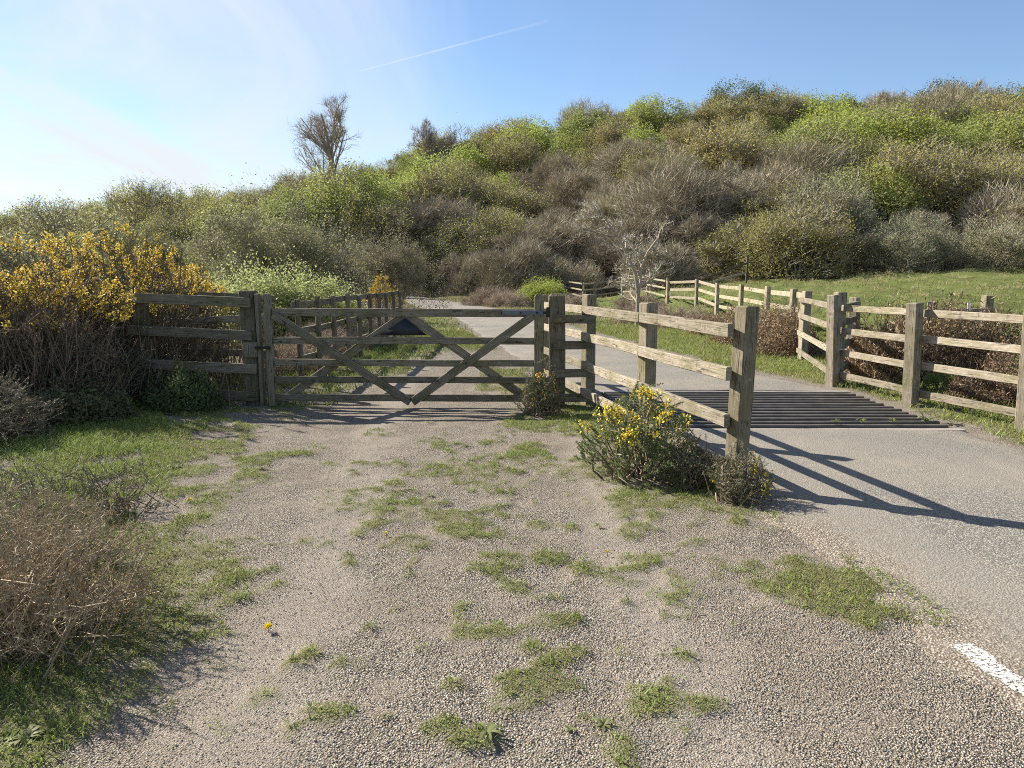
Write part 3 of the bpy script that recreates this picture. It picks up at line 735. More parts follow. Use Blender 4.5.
# ------------------------------------------------------------------ the wood on the hillside
def zone(px, py):
    """which kinds grow where on the slope"""
    if px < 340: return [('bud', .66), ('leafy', .2), ('bare', .09), ('dark', .05)]
    if px < 540:
        if py > 205: return [('bare', .45), ('bud', .5), ('dark', .05)]
        return [('leafy', .34), ('bud', .36), ('lime', .22), ('bare', .05), ('dark', .03)]
    if px < 760:
        if py > 165: return [('bare', .66), ('bud', .28), ('grey', .06)]
        return [('bud', .42), ('bare', .14), ('leafy', .30), ('lime', .10), ('dark', .04)]
    if py > 205: return [('bare', .52), ('grey', .28), ('bud', .20)]
    if py > 165: return [('bare', .2), ('grey', .4), ('bud', .4)] if px > 900 else [('bare', .36), ('bud', .34), ('leafy', .3)]
    return [('leafy', .40), ('lime', .14), ('bud', .34), ('dark', .06), ('bare', .06)]
KLAB = {'bare': 'bare brown twiggy tree', 'bud': 'olive tree with thin new leaves', 'leafy': 'full green tree in fresh leaf', 'dark': 'dark green dense tree', 'lime': 'bright yellow green tree', 'grey': 'grey green sallow'}
def place_word(x, y):
    side = 'on the left slope' if x < -20 else 'above the lane bend' if x < 8 else 'above the right field'
    yf = float(np.interp(x, FOOT_X, FOOT_Y)); s = (y - yf) / (112 - yf)
    row = 'at the wood foot' if s < .18 else 'in mid wood' if s < .8 else 'along the skyline'
    return row, side

rngp = np.random.default_rng(5); spots = []
keepout = [(-6.2, 26), (4.2, 25)]
tries = 0
while tries < 9000 and len(spots) < 330:
    tries += 1
    y = math.sqrt(rngp.uniform(34 ** 2, 118 ** 2)); x = rngp.uniform(-.80, .80) * y
    yf = float(np.interp(x, FOOT_X, FOOT_Y))
    if y < yf - (2.0 if x > 9 else .5): continue
    l, r = road_lr(y)
    if l - 2.2 < x < r + 2.2 and y < 66: continue
    if x > 1 and x < 16 and y < 53: continue
    sp = 2.5 + .026 * y
    if any((x - a) ** 2 + (y - b) ** 2 < sp * sp for a, b in spots): continue
    spots.append((x, y))
for x, y in spots:
    z = hz(x, y); px, py = proj(x, y, z + 3.5)
    rr_ = trng.random(); acc = 0
    for k, w in zone(px, py):
        acc += w
        if rr_ < acc: break
    row, side = place_word(x, y)
    s = trng.choice((.62, .8, .9, 1., 1.1, 1.3)) * trng.uniform(.92, 1.08) * (1.0 if y > 60 else .9)
    if x < -16: s *= .78
    plant_tree(k, x, y, s, f'{KLAB[k]} {row} {side}', 'tree', f'{KLAB[k]}s {row} {side}', sx=trng.uniform(1.1, 1.5))

def on_ray(px, Y): return (px - 512) / F * Y
# trees that stand out
plant_tree('tall', on_ray(335, 75), 75, 2.45, 'tall bare tree with fan of fine branches standing clear on the left skyline', color=(.33, .29, .26), variant=1)
plant_tree('knot', on_ray(419, 104), 104, 1.95, 'left hand tree of three small bare ones on the skyline', sx=.62)
plant_tree('knot', on_ray(440, 104), 104, 2.0, 'bare tree on the skyline, middle of three small ones', sx=.62)
plant_tree('knot', on_ray(459, 104), 104, 1.95, 'right hand tree of three small bare ones on the skyline', sx=.62)
plant_tree('leafy', on_ray(512, 110), 110, 1.1, 'orange green domed tree on the skyline above the gate hinge', color=(.24, .20, .07), sx=1.3)
plant_tree('lime', on_ray(880, 78), 78, 1.3, 'broad bright green dome of a tree on the right hillside', sx=1.5, color=(.34, .38, .06))
plant_tree('lime', on_ray(815, 88), 88, 1.35, 'green round tree up and left of the broad bright dome', sx=1.3, color=(.28, .32, .06))
plant_tree('leafy', on_ray(745, 80), 80, 1.1, 'mid green rounded tree amid brown twigs on the right hillside', sx=1.3)
plant_tree('lime', on_ray(640, 108), 108, 1.2, 'bright green tree top poking above the central skyline')
plant_tree('dark', on_ray(725, 110), 110, 1.25, 'dark green rounded crown on the skyline right of centre', sx=1.3)

# nearer shrubs and trees of their own meshes
PROTO['sallow'] = [tree_proto(61, leaf_n=6, leaf_l=.055, leaf_w=.035, fuzz=4, fuzz_l=.28, fuzz_w=.009, stems=10, H=5.0, spread=.95, nch=(6, 6, 5), r0=.06, ang=(.4, .9), dome=(3.3, 5.0, 3500, 12000, .075, .05))]
PROTO['thin'] = [tree_proto(62, leaf_n=3, leaf_l=.06, leaf_w=.045, fuzz=2, fuzz_l=.22, fuzz_w=.008, stems=4, H=4.6, spread=.6, nch=(6, 5, 5), r0=.07, drop=.2)]
PROTO['shrub'] = [tree_proto(63, leaf_n=9, leaf_l=.05, leaf_w=.035, fuzz=1, fuzz_l=.15, fuzz_w=.006, stems=12, H=2.0, spread=.8, nch=(6, 5, 4), r0=.025, tmin=.15, dome=(1.35, 2.1, 1000, 9000, .05, .035))]
PROTO['thorn'] = [tree_proto(65, fuzz=1, fuzz_l=.16, fuzz_w=.008, stems=2, H=6.9, spread=.10, nch=(17, 6, 4), r0=.085, ratio=.30, rmin=.011, ang=(.7, 1.3), tmin=.18, wob=.2, trop=.04)]
PROTO['bramble'] = [tree_proto(66, fuzz=7, fuzz_l=.22, fuzz_w=.008, stems=14, H=1.6, spread=1.3, nch=(5, 5, 3), r0=.012, tmin=.2, trop=-.03, wob=.22, base=.6, dome=(1.3, 1.25, 3500, 0, 0, 0)),
                    tree_proto(67, fuzz=7, fuzz_l=.22, fuzz_w=.008, stems=14, H=1.6, spread=1.2, nch=(5, 5, 3), r0=.012, tmin=.2, trop=-.03, wob=.22, base=.6, dome=(1.3, 1.2, 3500, 0, 0, 0))]
for k in ('sallow', 'thin', 'shrub', 'thorn', 'bramble'): MESHOF[k] = k
COLS.update({'sallow': [(.235, .24, .125)], 'thin': [(.26, .27, .14)], 'shrub': [(.32, .35, .14)], 'thorn': [(.54, .47, .41)], 'bramble': [(.33, .26, .20), (.36, .29, .22)]})
plant_tree('sallow', -8.3, 27.5, 1.02, 'large round grey green sallow bush beyond the left panel', 'tree', name='sallow_tree', sx=1.05)
plant_tree('sallow', -11.5, 33, 1.0, 'olive sallow bush standing behind the yellow gorse', 'tree', name='sallow_tree', color=(.21, .21, .085))
plant_tree('sallow', -17.5, 36, 1.0, 'second olive sallow further left behind the gorse', 'tree', name='sallow_tree', color=(.20, .20, .075))
plant_tree('sallow', -5.6, 36, .85, 'dull sallow bush beside the lane where it bends', 'tree', name='sallow_tree', color=(.18, .165, .10), sx=.9)
plant_tree('thin', on_ray(14, 24), 24, 1.3, 'pale thinly leaved tree at the far left edge', 'tree', name='young_tree', sx=1.2)
plant_tree('shrub', -5.6, 17.0, 1.05, 'fresh pale green shrub rising behind the left panel', 'shrub', name='green_shrub', sx=1.1)
plant_tree('shrub', -4.5, 17.5, .85, 'lower bright green shrub next to the fence of close set posts', 'shrub', name='green_shrub')
plant_tree('shrub', -6.9, 18.5, .8, 'grey green shrub between gorse and sallow', 'shrub', name='green_shrub', color=(.19, .22, .11))
plant_tree('shrub', 1.9, 45, .95, 'lime green low bush by the bend of the lane', 'shrub', name='green_shrub', color=(.25, .29, .06), sx=1.3)
t = plant_tree('thorn', 4.25, 25, 1.0, 'pale leafless thorn tree beside the far lane', 'tree', name='bare_tree')
t.children[0].color = (.80, .72, .64, 1)
for i, (x, y, s, lb) in enumerate([(-.2, 43.5, .95, 'brown tangled bramble at the left end of the thicket by the lane'), (1.0, 47, 1.1, 'pale brown bramble tangle behind the lime green bush'),
                                   (4.7, 26.5, .75, 'dead bramble around the foot of the pale thorn tree'), (5.3, 23, .7, 'brown bramble to the right of the thorn tree'),
                                   (-4.3, 24, .9, 'brown scrub behind the fence of close set posts'), (-4.0, 20.5, .85, 'brown dead scrub at the far end of the close set posts'),
                                   (3.6, 42, .9, 'grey brown bramble below the far fence'), (-3.75, 12.2, .55, 'brown stems close behind the first of the close set posts'), (-3.8, 14.6, .6, 'brown tangle in the middle of the close set posts'), (-3.7, 17.2, .65, 'reddish scrub near the far close set posts'),
                                   (6.4, 38, .9, 'bramble tangle along the long field fence'), (-1.2, 47, 1.2, 'tall brown scrub on the right of the bend')]):
    plant_tree('bramble', x, y, s, lb, 'bramble', name='bramble_bush', sx=1.1)

# ------------------------------------------------------------------ gorse
def gorse_parts(seed, rad, H, shoots, spines, flow_frac, flowers, sh_len=.38, flow_zmin=.45, spine_l=.035, spine_w=.006, fl=.02, thick=1., fj=.016, stems=60, hollow=.5):
    rng = np.random.default_rng(seed)
    u = rng.uniform(-.15, 1, shoots) ** 1.0; a = rng.uniform(0, 2 * np.pi, shoots)
    c = np.sqrt(np.clip(1 - u * u, 0, 1)); lump = .66 + .62 * vnoise(a * 1.6 + 3, u * 3.2, seed) + rng.normal(0, .05, shoots)
    lump *= np.where(rng.random(shoots) < .06, rng.uniform(1.05, 1.22, shoots), 1)
    depth = np.where(rng.random(shoots) < .35, rng.uniform(hollow, 1, shoots), 1)
    tip = np.stack([np.cos(a) * c * rad * lump * depth, np.sin(a) * c * rad * lump * depth, .30 * H + u * .70 * H * lump * depth], 1)
    tip[:, 2] = np.maximum(tip[:, 2], .05)
    dirv = norm(tip * np.array([.7, .7, .25]) / rad + rng.normal(0, .42, tip.shape) + np.array([0, 0, .45]))
    L = sh_len * rng.uniform(.6, 1.3, shoots); b = tip - dirv * L[:, None]
    b[:, 2] = np.maximum(b[:, 2], 0.02)
    tubes = []
    for i in range(shoots):
        tubes.append((np.stack([b[i], tip[i]]), np.array([.006, .003]) * (rad ** .5 * thick)))
    for i in rng.integers(0, shoots, stems):
        p0 = np.array([b[i, 0] * .35 + rng.normal(0, .08), b[i, 1] * .35 + rng.normal(0, .08), -.05]); p1 = b[i]
        m1 = p0 * .6 + p1 * .4 + rng.normal(0, .07, 3); m2 = p0 * .3 + p1 * .7 + rng.normal(0, .07, 3)
        tubes.append((np.stack([p0, m1, m2, p1]), np.linspace(.018, .007, 4) * (rad ** .5 * thick)))
    Vs, Fs = tubes_mesh(tubes, 3)
    t = rng.uniform(0.0, 1, (shoots, spines)); p = (b[:, None] + (tip - b)[:, None] * t[..., None]).reshape(-1, 3)
    d = norm(rand_dirs(rng, len(p)) + np.repeat(dirv, spines, 0) * .7)
    Vp, Fp = slivers(p, d, spine_l * rng.uniform(.6, 1.3, len(p)), spine_w, rng)
    ok = (tip[:, 2] > flow_zmin * H) & (rng.random(shoots) < flow_frac * np.clip(2.6 * vnoise(a * 3.1, u * 6, seed + 5) - .35, .08, 1.2)) & (depth > .85)
    ft = tip[ok]; fb = b[ok]; nf = len(ft)
    if nf:
        t = 1 - rng.random((nf, flowers)) ** 1.3 * .42
        p = (fb[:, None] + (ft - fb)[:, None] * t[..., None]).reshape(-1, 3) + rng.normal(0, fj, (nf * flowers, 3))
        d = norm(rand_dirs(rng, len(p)) + np.array([0, 0, .5]))
        Vf, Ff = leaves(p, d, fl * rng.uniform(.7, 1.3, len(p)), fl * .85, rng)
    else: Vf, Ff = np.zeros((4, 3)), np.array([[0, 1, 2, 3]])
    sm = np_mesh('stems', Vs, [Fs]); pm = np_mesh('spines', Vp, [Fp]); fm = np_mesh('flowers', Vf, [Ff])
    sm.materials.append(BARK); pm.materials.append(SPINE); fm.materials.append(PETAL)
    return sm, pm, fm

def gorse(parts, x, y, label, rz=0, s=1., sz=1., green=(.085, .10, .045), gold=(.70, .51, .09), stem=(.21, .16, .12), name='gorse_bush', group=None, flowers=True):
    o = empty(name, (x, y, hz(x, y) - .02), label, 'bush', group, rz); o.scale = (s, s, sz)
    link('stems', parts[0], None, o, color=stem); link('spines', parts[1], None, o, color=green)
    if flowers: link('flowers', parts[2], None, o, color=gold)
    return o
GA = [gorse_parts(s, 1.15, 1.95, 1300, 34, .50, 36, sh_len=.30, fj=.026, flow_zmin=.60, spine_l=.04, spine_w=.0075, fl=.028, stems=190) for s in (201, 202, 203)]
for i, (x, y, v, rz, s, sz, lb) in enumerate([
        (-6.55, 8.15, 0, .3, 1.0, .86, 'yellow flowered gorse at the left edge of the photo, front of the hedge'),
        (-5.45, 8.5, 1, 1.9, 1.0, .88, 'big gorse thick with golden flower, second from the left edge of the hedge'),
        (-7.6, 9.3, 2, .9, 1.05, .9, 'gorse half hidden at the back left of the flowering hedge'),
        (-4.95, 9.75, 2, 2.5, .92, .93, 'gorse carrying the tallest golden spikes, just left of the panel'),
        (-6.1, 10.0, 1, 4.0, 1.0, .92, 'gorse in the back row behind the big golden one'),
        (-5.2, 11.2, 0, 4.4, .85, .82, 'dark gorse with fewer flowers behind the left panel'),
        (-8.6, 8.3, 1, 3.3, 1., .88, 'gorse beyond the left edge, end of the hedge')]):
    gorse(GA[v], x, y, lb, rz, s, sz)
GB = gorse_parts(211, .44, .70, 400, 80, .38, 22, sh_len=.17, flow_zmin=.55, spine_l=.028, spine_w=.005, fl=.022, fj=.02, stems=60)
gorse(GB, 1.0, 5.75, 'small flowering gorse in front of the fence between gate and cattle grid', .8, .95, .97, green=(.26, .33, .12), gold=(.85, .66, .07))
GC = gorse_parts(212, .3, .42, 200, 44, .1, 10, sh_len=.2, flow_zmin=.5, spine_l=.022, spine_w=.004, fl=.016, stems=40)
gorse(GC, 1.33, 5.45, 'low green gorse clump right up against the end of the bottom rail', .2, .85, .9, green=(.11, .15, .06), flowers=False)
GD = gorse_parts(213, .22, .40, 230, 55, .035, 14, sh_len=.18, flow_zmin=.3, spine_l=.02, spine_w=.0045, fl=.018, stems=40)
gorse(GD, 1.60, 5.08, 'dry greyish gorse at the foot of the tall near post', 1.2, .95, 1.0, green=(.30, .30, .17), gold=(.85, .65, .04), flowers=True)
GE = gorse_parts(214, .25, .50, 230, 55, .16, 10, sh_len=.22, flow_zmin=.35, spine_l=.024, spine_w=.0042, fl=.02, stems=40)
gorse(GE, .33, 8.45, 'little gorse with one golden head growing at the foot of the gate hinge post', 2.2, 1., 1.25, green=(.26, .29, .15), gold=(.85, .52, .04))
gorse(GA[1], -3.9, 22.5, 'distant gorse with few yellow flowers beyond the close set posts', 1., .55, .75, gold=(.7, .45, .03))
# dead and dry gorse in the left foreground
GF = gorse_parts(221, .52, .50, 750, 46, 0, 2, sh_len=.15, spine_l=.024, spine_w=.0026, stems=330, hollow=.15, thick=.36)
GG = gorse_parts(222, .35, .42, 80, 50, 0, 2, sh_len=.28, spine_l=.024, spine_w=.004, stems=40, hollow=.3, thick=.6)
gorse(GF, -2.15, 3.05, 'dry brown dead gorse sprawling in the left foreground', .5, 1.08, 1.22, green=(.44, .34, .21), stem=(.42, .33, .23), flowers=False, name='dead_gorse')
gorse(GF, -2.55, 3.75, 'second dry gorse clump behind the sprawling brown one', 2.5, .85, .85, green=(.34, .29, .17), stem=(.38, .31, .22), flowers=False, name='dead_gorse')
gorse(GG, -2.62, 4.75, 'sparse gorse of upright spiky shoots on the lit grass', .5, 1.0, 1.0, green=(.20, .19, .10), stem=(.24, .19, .14), flowers=False, name='dead_gorse')
gorse(GG, -3.1, 4.6, 'grey green spiky gorse sprig at the left edge of the lit grass', 2.6, 1.1, 1.15, green=(.23, .215, .125), stem=(.28, .23, .18), flowers=False, name='dead_gorse')

GH = gorse_parts(223, .95, 1.0, 1500, 44, 0, 2, sh_len=.22, spine_l=.034, spine_w=.0048, stems=420, hollow=.2, thick=.5)
for x, y, rz, s_, sz_, lb, c in [(-5.15, 8.2, .3, .9, 1.2, 'brown dead gorse beside the left end of the gate panel', (.24, .17, .115)), (-5.9, 7.75, 1.8, 1.1, 1.3, 'brown dead gorse in front of the big golden one', (.22, .16, .105)),
                                 (-7.0, 7.5, 3.2, 1.1, 1.35, 'dead gorse under the flowers at the left edge', (.23, .165, .11)), 
                                 (-4.9, 6.55, 5.0, .8, .6, 'low greyish dead gorse in front of the hedge at left', (.24, .22, .14))]:
    gorse(GH, x, y, lb, rz, s_, sz_, green=c, stem=(.28, .22, .16), flowers=False, name='dead_gorse')
# leaf shrubs under the hedge and bracken heaps
def heap(seed, n, rx, ry, H, leaf_l, leaf_w, name='fronds', mat=None, stems=40):
    rng = np.random.default_rng(seed)
    a = rng.uniform(0, 2 * np.pi, n); r = np.sqrt(rng.random(n)); u = rng.random(n) ** .55
    top = H * np.sqrt(np.clip(1 - r ** 2.4, 0, 1)) * (.45 + .8 * vnoise(np.cos(a) * r * 3.6 + 5, np.sin(a) * r * 3.6 + 5, seed)) * (1 + .12 * rng.normal(size=n))
    p = np.stack([np.cos(a) * r * rx, np.sin(a) * r * ry, top * u], 1); d = norm(rand_dirs(rng, n) + np.array([0, 0, .15]))
    V, Fl = leaves(p, d, leaf_l * rng.uniform(.5, 1.4, n), leaf_w * rng.uniform(.5, 1.3, n), rng)
    m = np_mesh(name, V, [Fl]); m.materials.append(mat)
    tb = []
    for i in range(stems):
        a_ = rng.uniform(0, 6.28); r_ = math.sqrt(rng.random()); h = H * math.sqrt(max(0, 1 - r_ ** 2.4)) * rng.uniform(.7, 1.25)
        p0 = np.array([math.cos(a_) * r_ * rx, math.sin(a_) * r_ * ry, -.03]); p2 = p0 + np.array([rng.normal(0, .2), rng.normal(0, .2), h])
        tb.append((np.stack([p0, (p0 + p2) / 2 + rng.normal(0, .06, 3), p2]), np.array([.006, .005, .002])))
    V, Fq = tubes_mesh(tb, 3); sm = np_mesh('stems', V, [Fq]); sm.materials.append(BARK)
    return m, sm
HB = [heap(301 + i, 21000, 1.25, .8, .92, .065, .019, 'fronds', DEAD, 160) for i in range(2)]
def put_heap(h, x, y, label, cat, name, color, rz=0, s=1., sz=1., stem=(.2, .14, .09), group=None):
    o = empty(name, (x, y, hz(x, y) - .02), label, cat, group, rz); o.scale = (s, s, sz)
    link(h[0].name.split('.')[0], h[0], None, o, color=color); link('stems', h[1], None, o, color=stem); return o
BR = (.40, .285, .175)
for i, (x, y, rz, s, sz, lb, v) in enumerate([
        (6.3, 11.35, .0, .95, 1.45, 'rust brown dead bracken behind the first panel of the right fence', 0),
        (7.7, 11.0, .4, 1.0, 1.15, 'rust brown dead bracken around the white tag', 1),
        (6.45, 9.2, 2.9, .75, .7, 'darker dead bracken low behind the right fence rails', 1),
        (7.5, 8.9, 1., 1.0, 1.05, 'dead bracken at the right edge of the photo', 0),
        (5.7, 15.6, 1.3, .95, 1.15, 'brown bracken heap left of the corner post', 0),
        (5.7, 18.2, 1.5, .95, 1.0, 'brown bracken bank between the lane verge and the long field fence', 1),
        (5.7, 21.2, 1.4, .9, .7, 'bracken bank nearest the thorn tree', 0)]):
    put_heap(HB[v], x, y, lb, 'bracken', 'dead_bracken', BR if i != 2 else (.27, .185, .12), rz, s, sz)
HL = [heap(311 + i, 9000, .75, .6, .55, .05, .032, 'leaves', LEAF, 60) for i in range(2)]
for i, (x, y, rz, s, sz, lb, c) in enumerate([
        (-4.6, 7.5, .4, .9, .75, 'dark green bramble mound under the gorse, left of the gate panel', (.12, .125, .065)),
        (-5.5, 6.95, 1.4, 1.0, .75, 'dark leafy mound at the foot of the big golden gorse', (.12, .125, .065)),
        (7.0, 9.9, .3, .8, 1.1, 'green bramble mound growing among the dead bracken behind the right fence', (.13, .17, .06)), (6.0, 10.2, 1.3, .5, .6, 'small leafy clump behind the second rail gap of the right fence', (.15, .19, .06)),
        (-3.85, 8.55, 2.1, .75, .9, 'leafy mound at the foot of the left panel', (.09, .12, .05)),
        (-6.3, 6.5, 2.1, 1.0, .8, 'leafy bramble mound at the left edge below the gorse', (.11, .125, .065))]):
    put_heap(HL[i % 2], x, y, lb, 'bramble', 'bramble_mound', c, rz, s, sz)

# dead upright stems along the hedge foot (uncountable)
rng = np.random.default_rng(8); tb = []
for i in range(650):
    x = rng.uniform(-7.2, -3.3); y = 7.9 + (x + 5.2) * -.1 + rng.normal(0, .25) if x < -4.6 else rng.uniform(9.25, 11.2)
    if x > -4.6 and rng.random() < .25: y = rng.uniform(8.5, 8.85)
    h = rng.uniform(.5, 1.35) * (1. if y > 9.2 or x < -4.6 else .6); z = hz(x, y)
    p0 = np.array([x, y, z - .02]); p2 = p0 + np.array([rng.normal(0, .26), rng.normal(0, .2), h])
    tb.append((np.stack([p0, (p0 + p2) / 2 + rng.normal(0, .035, 3), p2]), np.array([.0045, .004, .0015])))
V, Fq = tubes_mesh(tb, 3)
tag(link('dead_stems', np_mesh('dead_stems', V, [Fq]), BARK, color=(.20, .145, .10)), 'thicket of dead upright brown stems below the gorse', 'dead stems', kind='stuff')

# ------------------------------------------------------------------ grass
def blade_mesh(name, pts, L, w, lean, rng):
    n = len(pts); d = norm(np.stack([rng.normal(0, lean, n), rng.normal(0, lean, n), np.ones(n)], 1)); bend = np.stack([rng.normal(0, .9, n), rng.normal(0, .9, n), -.3 * np.ones(n)], 1)
    V, Fq, Ft = blades(pts, d, bend, L, w, rng); return np_mesh(name, V, [Fq, Ft])
def scatter(n, x0, x1, y0, y1, dens, rng):
    x = rng.uniform(x0, x1, n); y = y0 + (y1 - y0) * rng.random(n)
    v = dens(x, y); k = rng.random(n) < v; return x[k], y[k], v[k]
rng = np.random.default_rng(12)
def nearveg(x, y):
    v = veg(x, y); l, r = road_lr(y); v = v * ((x < np.where(y < 4.8, l + .45, l - .05)) | (x > r + .1)); return np.clip((v - .25) * 1.4, 0, 1) ** 1.3
x, y, v = scatter(430000, -6.8, 2.0, 1.3, 9.0, nearveg, rng)
tall = fbm(x * 1.7, y * 1.7, 61, 3)
L = (.012 + .026 * rng.random(len(x)) * v) * (.5 + 1.3 * tall) * (1 + 1.1 * sstep(.6, 1.8, np.interp(y, VB_Y, VB_X) - x))
pts = np.stack([x, y, height(x, y) + .008 + .012 * v + .012 * (x > road_lr(y)[0])], 1)
tag(link('track_grass', blade_mesh('track_grass', pts, L, rng.uniform(.003, .0055, len(x)), .8, rng), GRASS, color=(.225, .30, .07)), 'short grass and moss on the gravel track and left verge', 'grass', kind='stuff')
def rightverge(x, y):
    l, r = road_lr(y); return np.clip(veg(x, y) * (x > r + .05) * (.35 + .9 * sstep(.35, .6, fbm(x * 2, y * 2, 81, 3))), 0, 1)
x, y, v = scatter(190000, 2.0, 9.0, 5.0, 24.0, rightverge, rng)
L = rng.uniform(.04, .12, len(x)) * (.5 + 1.2 * fbm(x * 1.3, y * 1.3, 63, 3))
tag(link('verge_grass', blade_mesh('verge_grass', np.stack([x, y, height(x, y) + .01], 1), L, rng.uniform(.005, .010, len(x)), .5, rng), GRASS, color=(.27, .32, .085)), 'rough green grass on the verge right of the lane', 'grass', kind='stuff')
def behind(x, y):
    l, r = road_lr(y); return np.clip((veg(x, y) - .2) * 1.3, 0, 1) * (x < l - .05)
x, y, v = scatter(110000, -4.2, 1.3, 9.0, 22.0, behind, rng)
L = rng.uniform(.03, .11, len(x)) * (.5 + 1.2 * fbm(x * 1.3, y * 1.3, 64, 3)) * np.where(x < -1.6, 1.3, .6)
tag(link('verge_grass', blade_mesh('verge_grass', np.stack([x, y, height(x, y) + .01], 1), L, rng.uniform(.005, .009, len(x)), .5, rng), GRASS, color=(0.180, 0.227, 0.056)), 'green grass behind the gate left of the lane', 'grass', kind='stuff')
def fieldd(x, y):
    l, r = road_lr(y); return np.clip(.05 + 1.2 * sstep(.45, .62, fbm(x * .8, y * .8, 91, 4)), 0, 1) * (x > r + 1.) * (x < 8 + y * .8) * (y < np.interp(x, FOOT_X, FOOT_Y) + 1)
x, y, v = scatter(170000, 2, 48, 13.0, 53.0, fieldd, rng)
L = rng.uniform(.05, .16, len(x)) * (.3 + 1.5 * fbm(x * .7, y * .7, 65, 3) ** 1.5)
tag(link('field_grass', blade_mesh('field_grass', np.stack([x, y, height(x, y) - .01], 1), L, rng.uniform(.012, .03, len(x)), .6, rng), GRASS, color=(.15, .215, .05)), 'tufty grass of the rising field below the wood', 'grass', kind='stuff')
def farverge(x, y):
    l, r = road_lr(y); return np.clip((x < l - .1) * (x > l - 4) + (x > r + .1) * (x < r + 5), 0, 1) * .8
x, y, v = scatter(50000, -16, 8, 20.0, 60.0, farverge, rng)
L = rng.uniform(.06, .2, len(x))
tag(link('verge_grass', blade_mesh('verge_grass', np.stack([x, y, height(x, y) - .01], 1), L, rng.uniform(.012, .03, len(x)), .6, rng), GRASS, color=(0.195, 0.213, 0.072)), 'grass edging the far bend of the lane', 'grass', kind='stuff')

def strawf(x, y):
    l, r = road_lr(y); q = sstep(.48, .68, fbm(x * 1.1 + 9, y * 1.1, 95, 4))
    return np.clip(np.where(x > r, q * (x > r + .1), q * .8 * np.clip(veg(x, y) * 1.5 - .3, 0, 1) * (x < l)), 0, 1)
x, y, v = scatter(150000, -5, 40, 1.6, 52.0, strawf, rng)
k = (np.abs(x) < .75 * y + 1) & (y < np.interp(x, FOOT_X, FOOT_Y) + 2); x = x[k]; y = y[k]
L = rng.uniform(.02, .07, len(x)) * (1 + .045 * y) * (1 + .8 * (x > 2))
tag(link('dry_grass', blade_mesh('dry_grass', np.stack([x, y, height(x, y)], 1), L, rng.uniform(.003, .006, len(x)) * (1 + .05 * y), .9, rng), GRASS, color=(.46, .39, .23)), 'dry straw coloured grass among the green of verge and field', 'grass', kind='stuff')

# loose chippings on the track
rng = np.random.default_rng(15)
def gd(x, y):
    l, r = road_lr(y); return np.clip(1 - veg(x, y) * 1.2, 0, 1) * (x < l + .3) * np.clip(1.25 - y / 7.5, .1, 1)
x, y, v = scatter(110000, -2.4, 2.3, 1.2, 7.0, gd, rng)
n = len(x); s = rng.uniform(.0022, .0048, n) * (1 + (rng.random(n) < .02) * .7)
oct_ = np.array([(1, 0, 0), (0, 1, 0), (-1, 0, 0), (0, -1, 0), (.1, .1, .8), (0, 0, -.6)], float)
ang = rng.uniform(0, 6.28, n); ca_, sa_ = np.cos(ang), np.sin(ang)
jit = rng.uniform(.6, 1.3, (n, 6, 3)); O = oct_[None] * jit
Ox = O[..., 0] * ca_[:, None] - O[..., 1] * sa_[:, None]; Oy = O[..., 0] * sa_[:, None] + O[..., 1] * ca_[:, None]
V = np.stack([x[:, None] + Ox * s[:, None], y[:, None] + Oy * s[:, None], (height(x, y) + .006)[:, None] + O[..., 2] * s[:, None] * .8 + (fbm(x * 3, y * 3, 71, 3) - .5)[:, None] * .022], -1).reshape(-1, 3)
ft = np.array([(0, 1, 4), (1, 2, 4), (2, 3, 4), (3, 0, 4), (1, 0, 5), (2, 1, 5), (3, 2, 5), (0, 3, 5)])
CHIP = mat_bark('gravel_chip')
tag(link('loose_gravel', np_mesh('loose_gravel', V, [(np.arange(n)[:, None, None] * 6 + ft[None]).reshape(-1, 3)]), CHIP, color=(.38, .325, .265)), 'loose angular stone chippings on the track', 'gravel', kind='stuff')

# weeds, dandelions, stone
def rosette(seed, n, L, w):
    rng = np.random.default_rng(seed); a = np.arange(n) * 2.4 + rng.normal(0, .2, n); V = []; Fq = []
    for i in range(n):
        d = np.array([math.cos(a[i]), math.sin(a[i]), 0]); s = np.array([-d[1], d[0], 0]); l = L * rng.uniform(.6, 1.2); el = rng.uniform(.1, .7); b = len(V)
        for t, ww, z in ((0, .25, 0), (.35, .8, .22), (.7, 1., .28), (1., .05, .12)):
            c = d * l * t + np.array([0, 0, l * z * el * 2 + .008]); V += [c - s * w * ww * .5, c + s * w * ww * .5]
        for k in range(3): Fq.append((b + 2 * k, b + 2 * k + 1, b + 2 * k + 3, b + 2 * k + 2))
    m = np_mesh('leaves', np.array(V), [np.array(Fq)]); m.materials.append(GRASS); return m
RS = [rosette(i, 12, .075, .018) for i in range(3)]
for i, (px, py, s, lb) in enumerate([(487, 737, 1.2, 'green weed rosette in the gravel at the bottom edge'), (604, 729, .8, 'small pale weed in the gravel, right of the bottom rosette'), (25, 745, 1.3, 'light green weed in the bottom left corner'),
                                     (430, 497, .7, 'little weed in the middle of the mossy strip'), (570, 733, .55, 'tiny weed between the two bottom ones'), (262, 470, 1.0, 'broad leaved weed on the lit left verge'),
                                     (175, 470, 1.2, 'broad leaved weed near the dark bramble mound'), (598, 528, .7, 'small weed with a pale bud right of the mossy strip')]):
    x, y = gp(px, py); o = link('weed', RS[i % 3], None, None, (x, y, hz(x, y) + .01), (.16, .19, .07)); o.scale = (s * .72, s * .72, s * .72); o.rotation_euler[2] = i; tag(o, lb, 'weed')
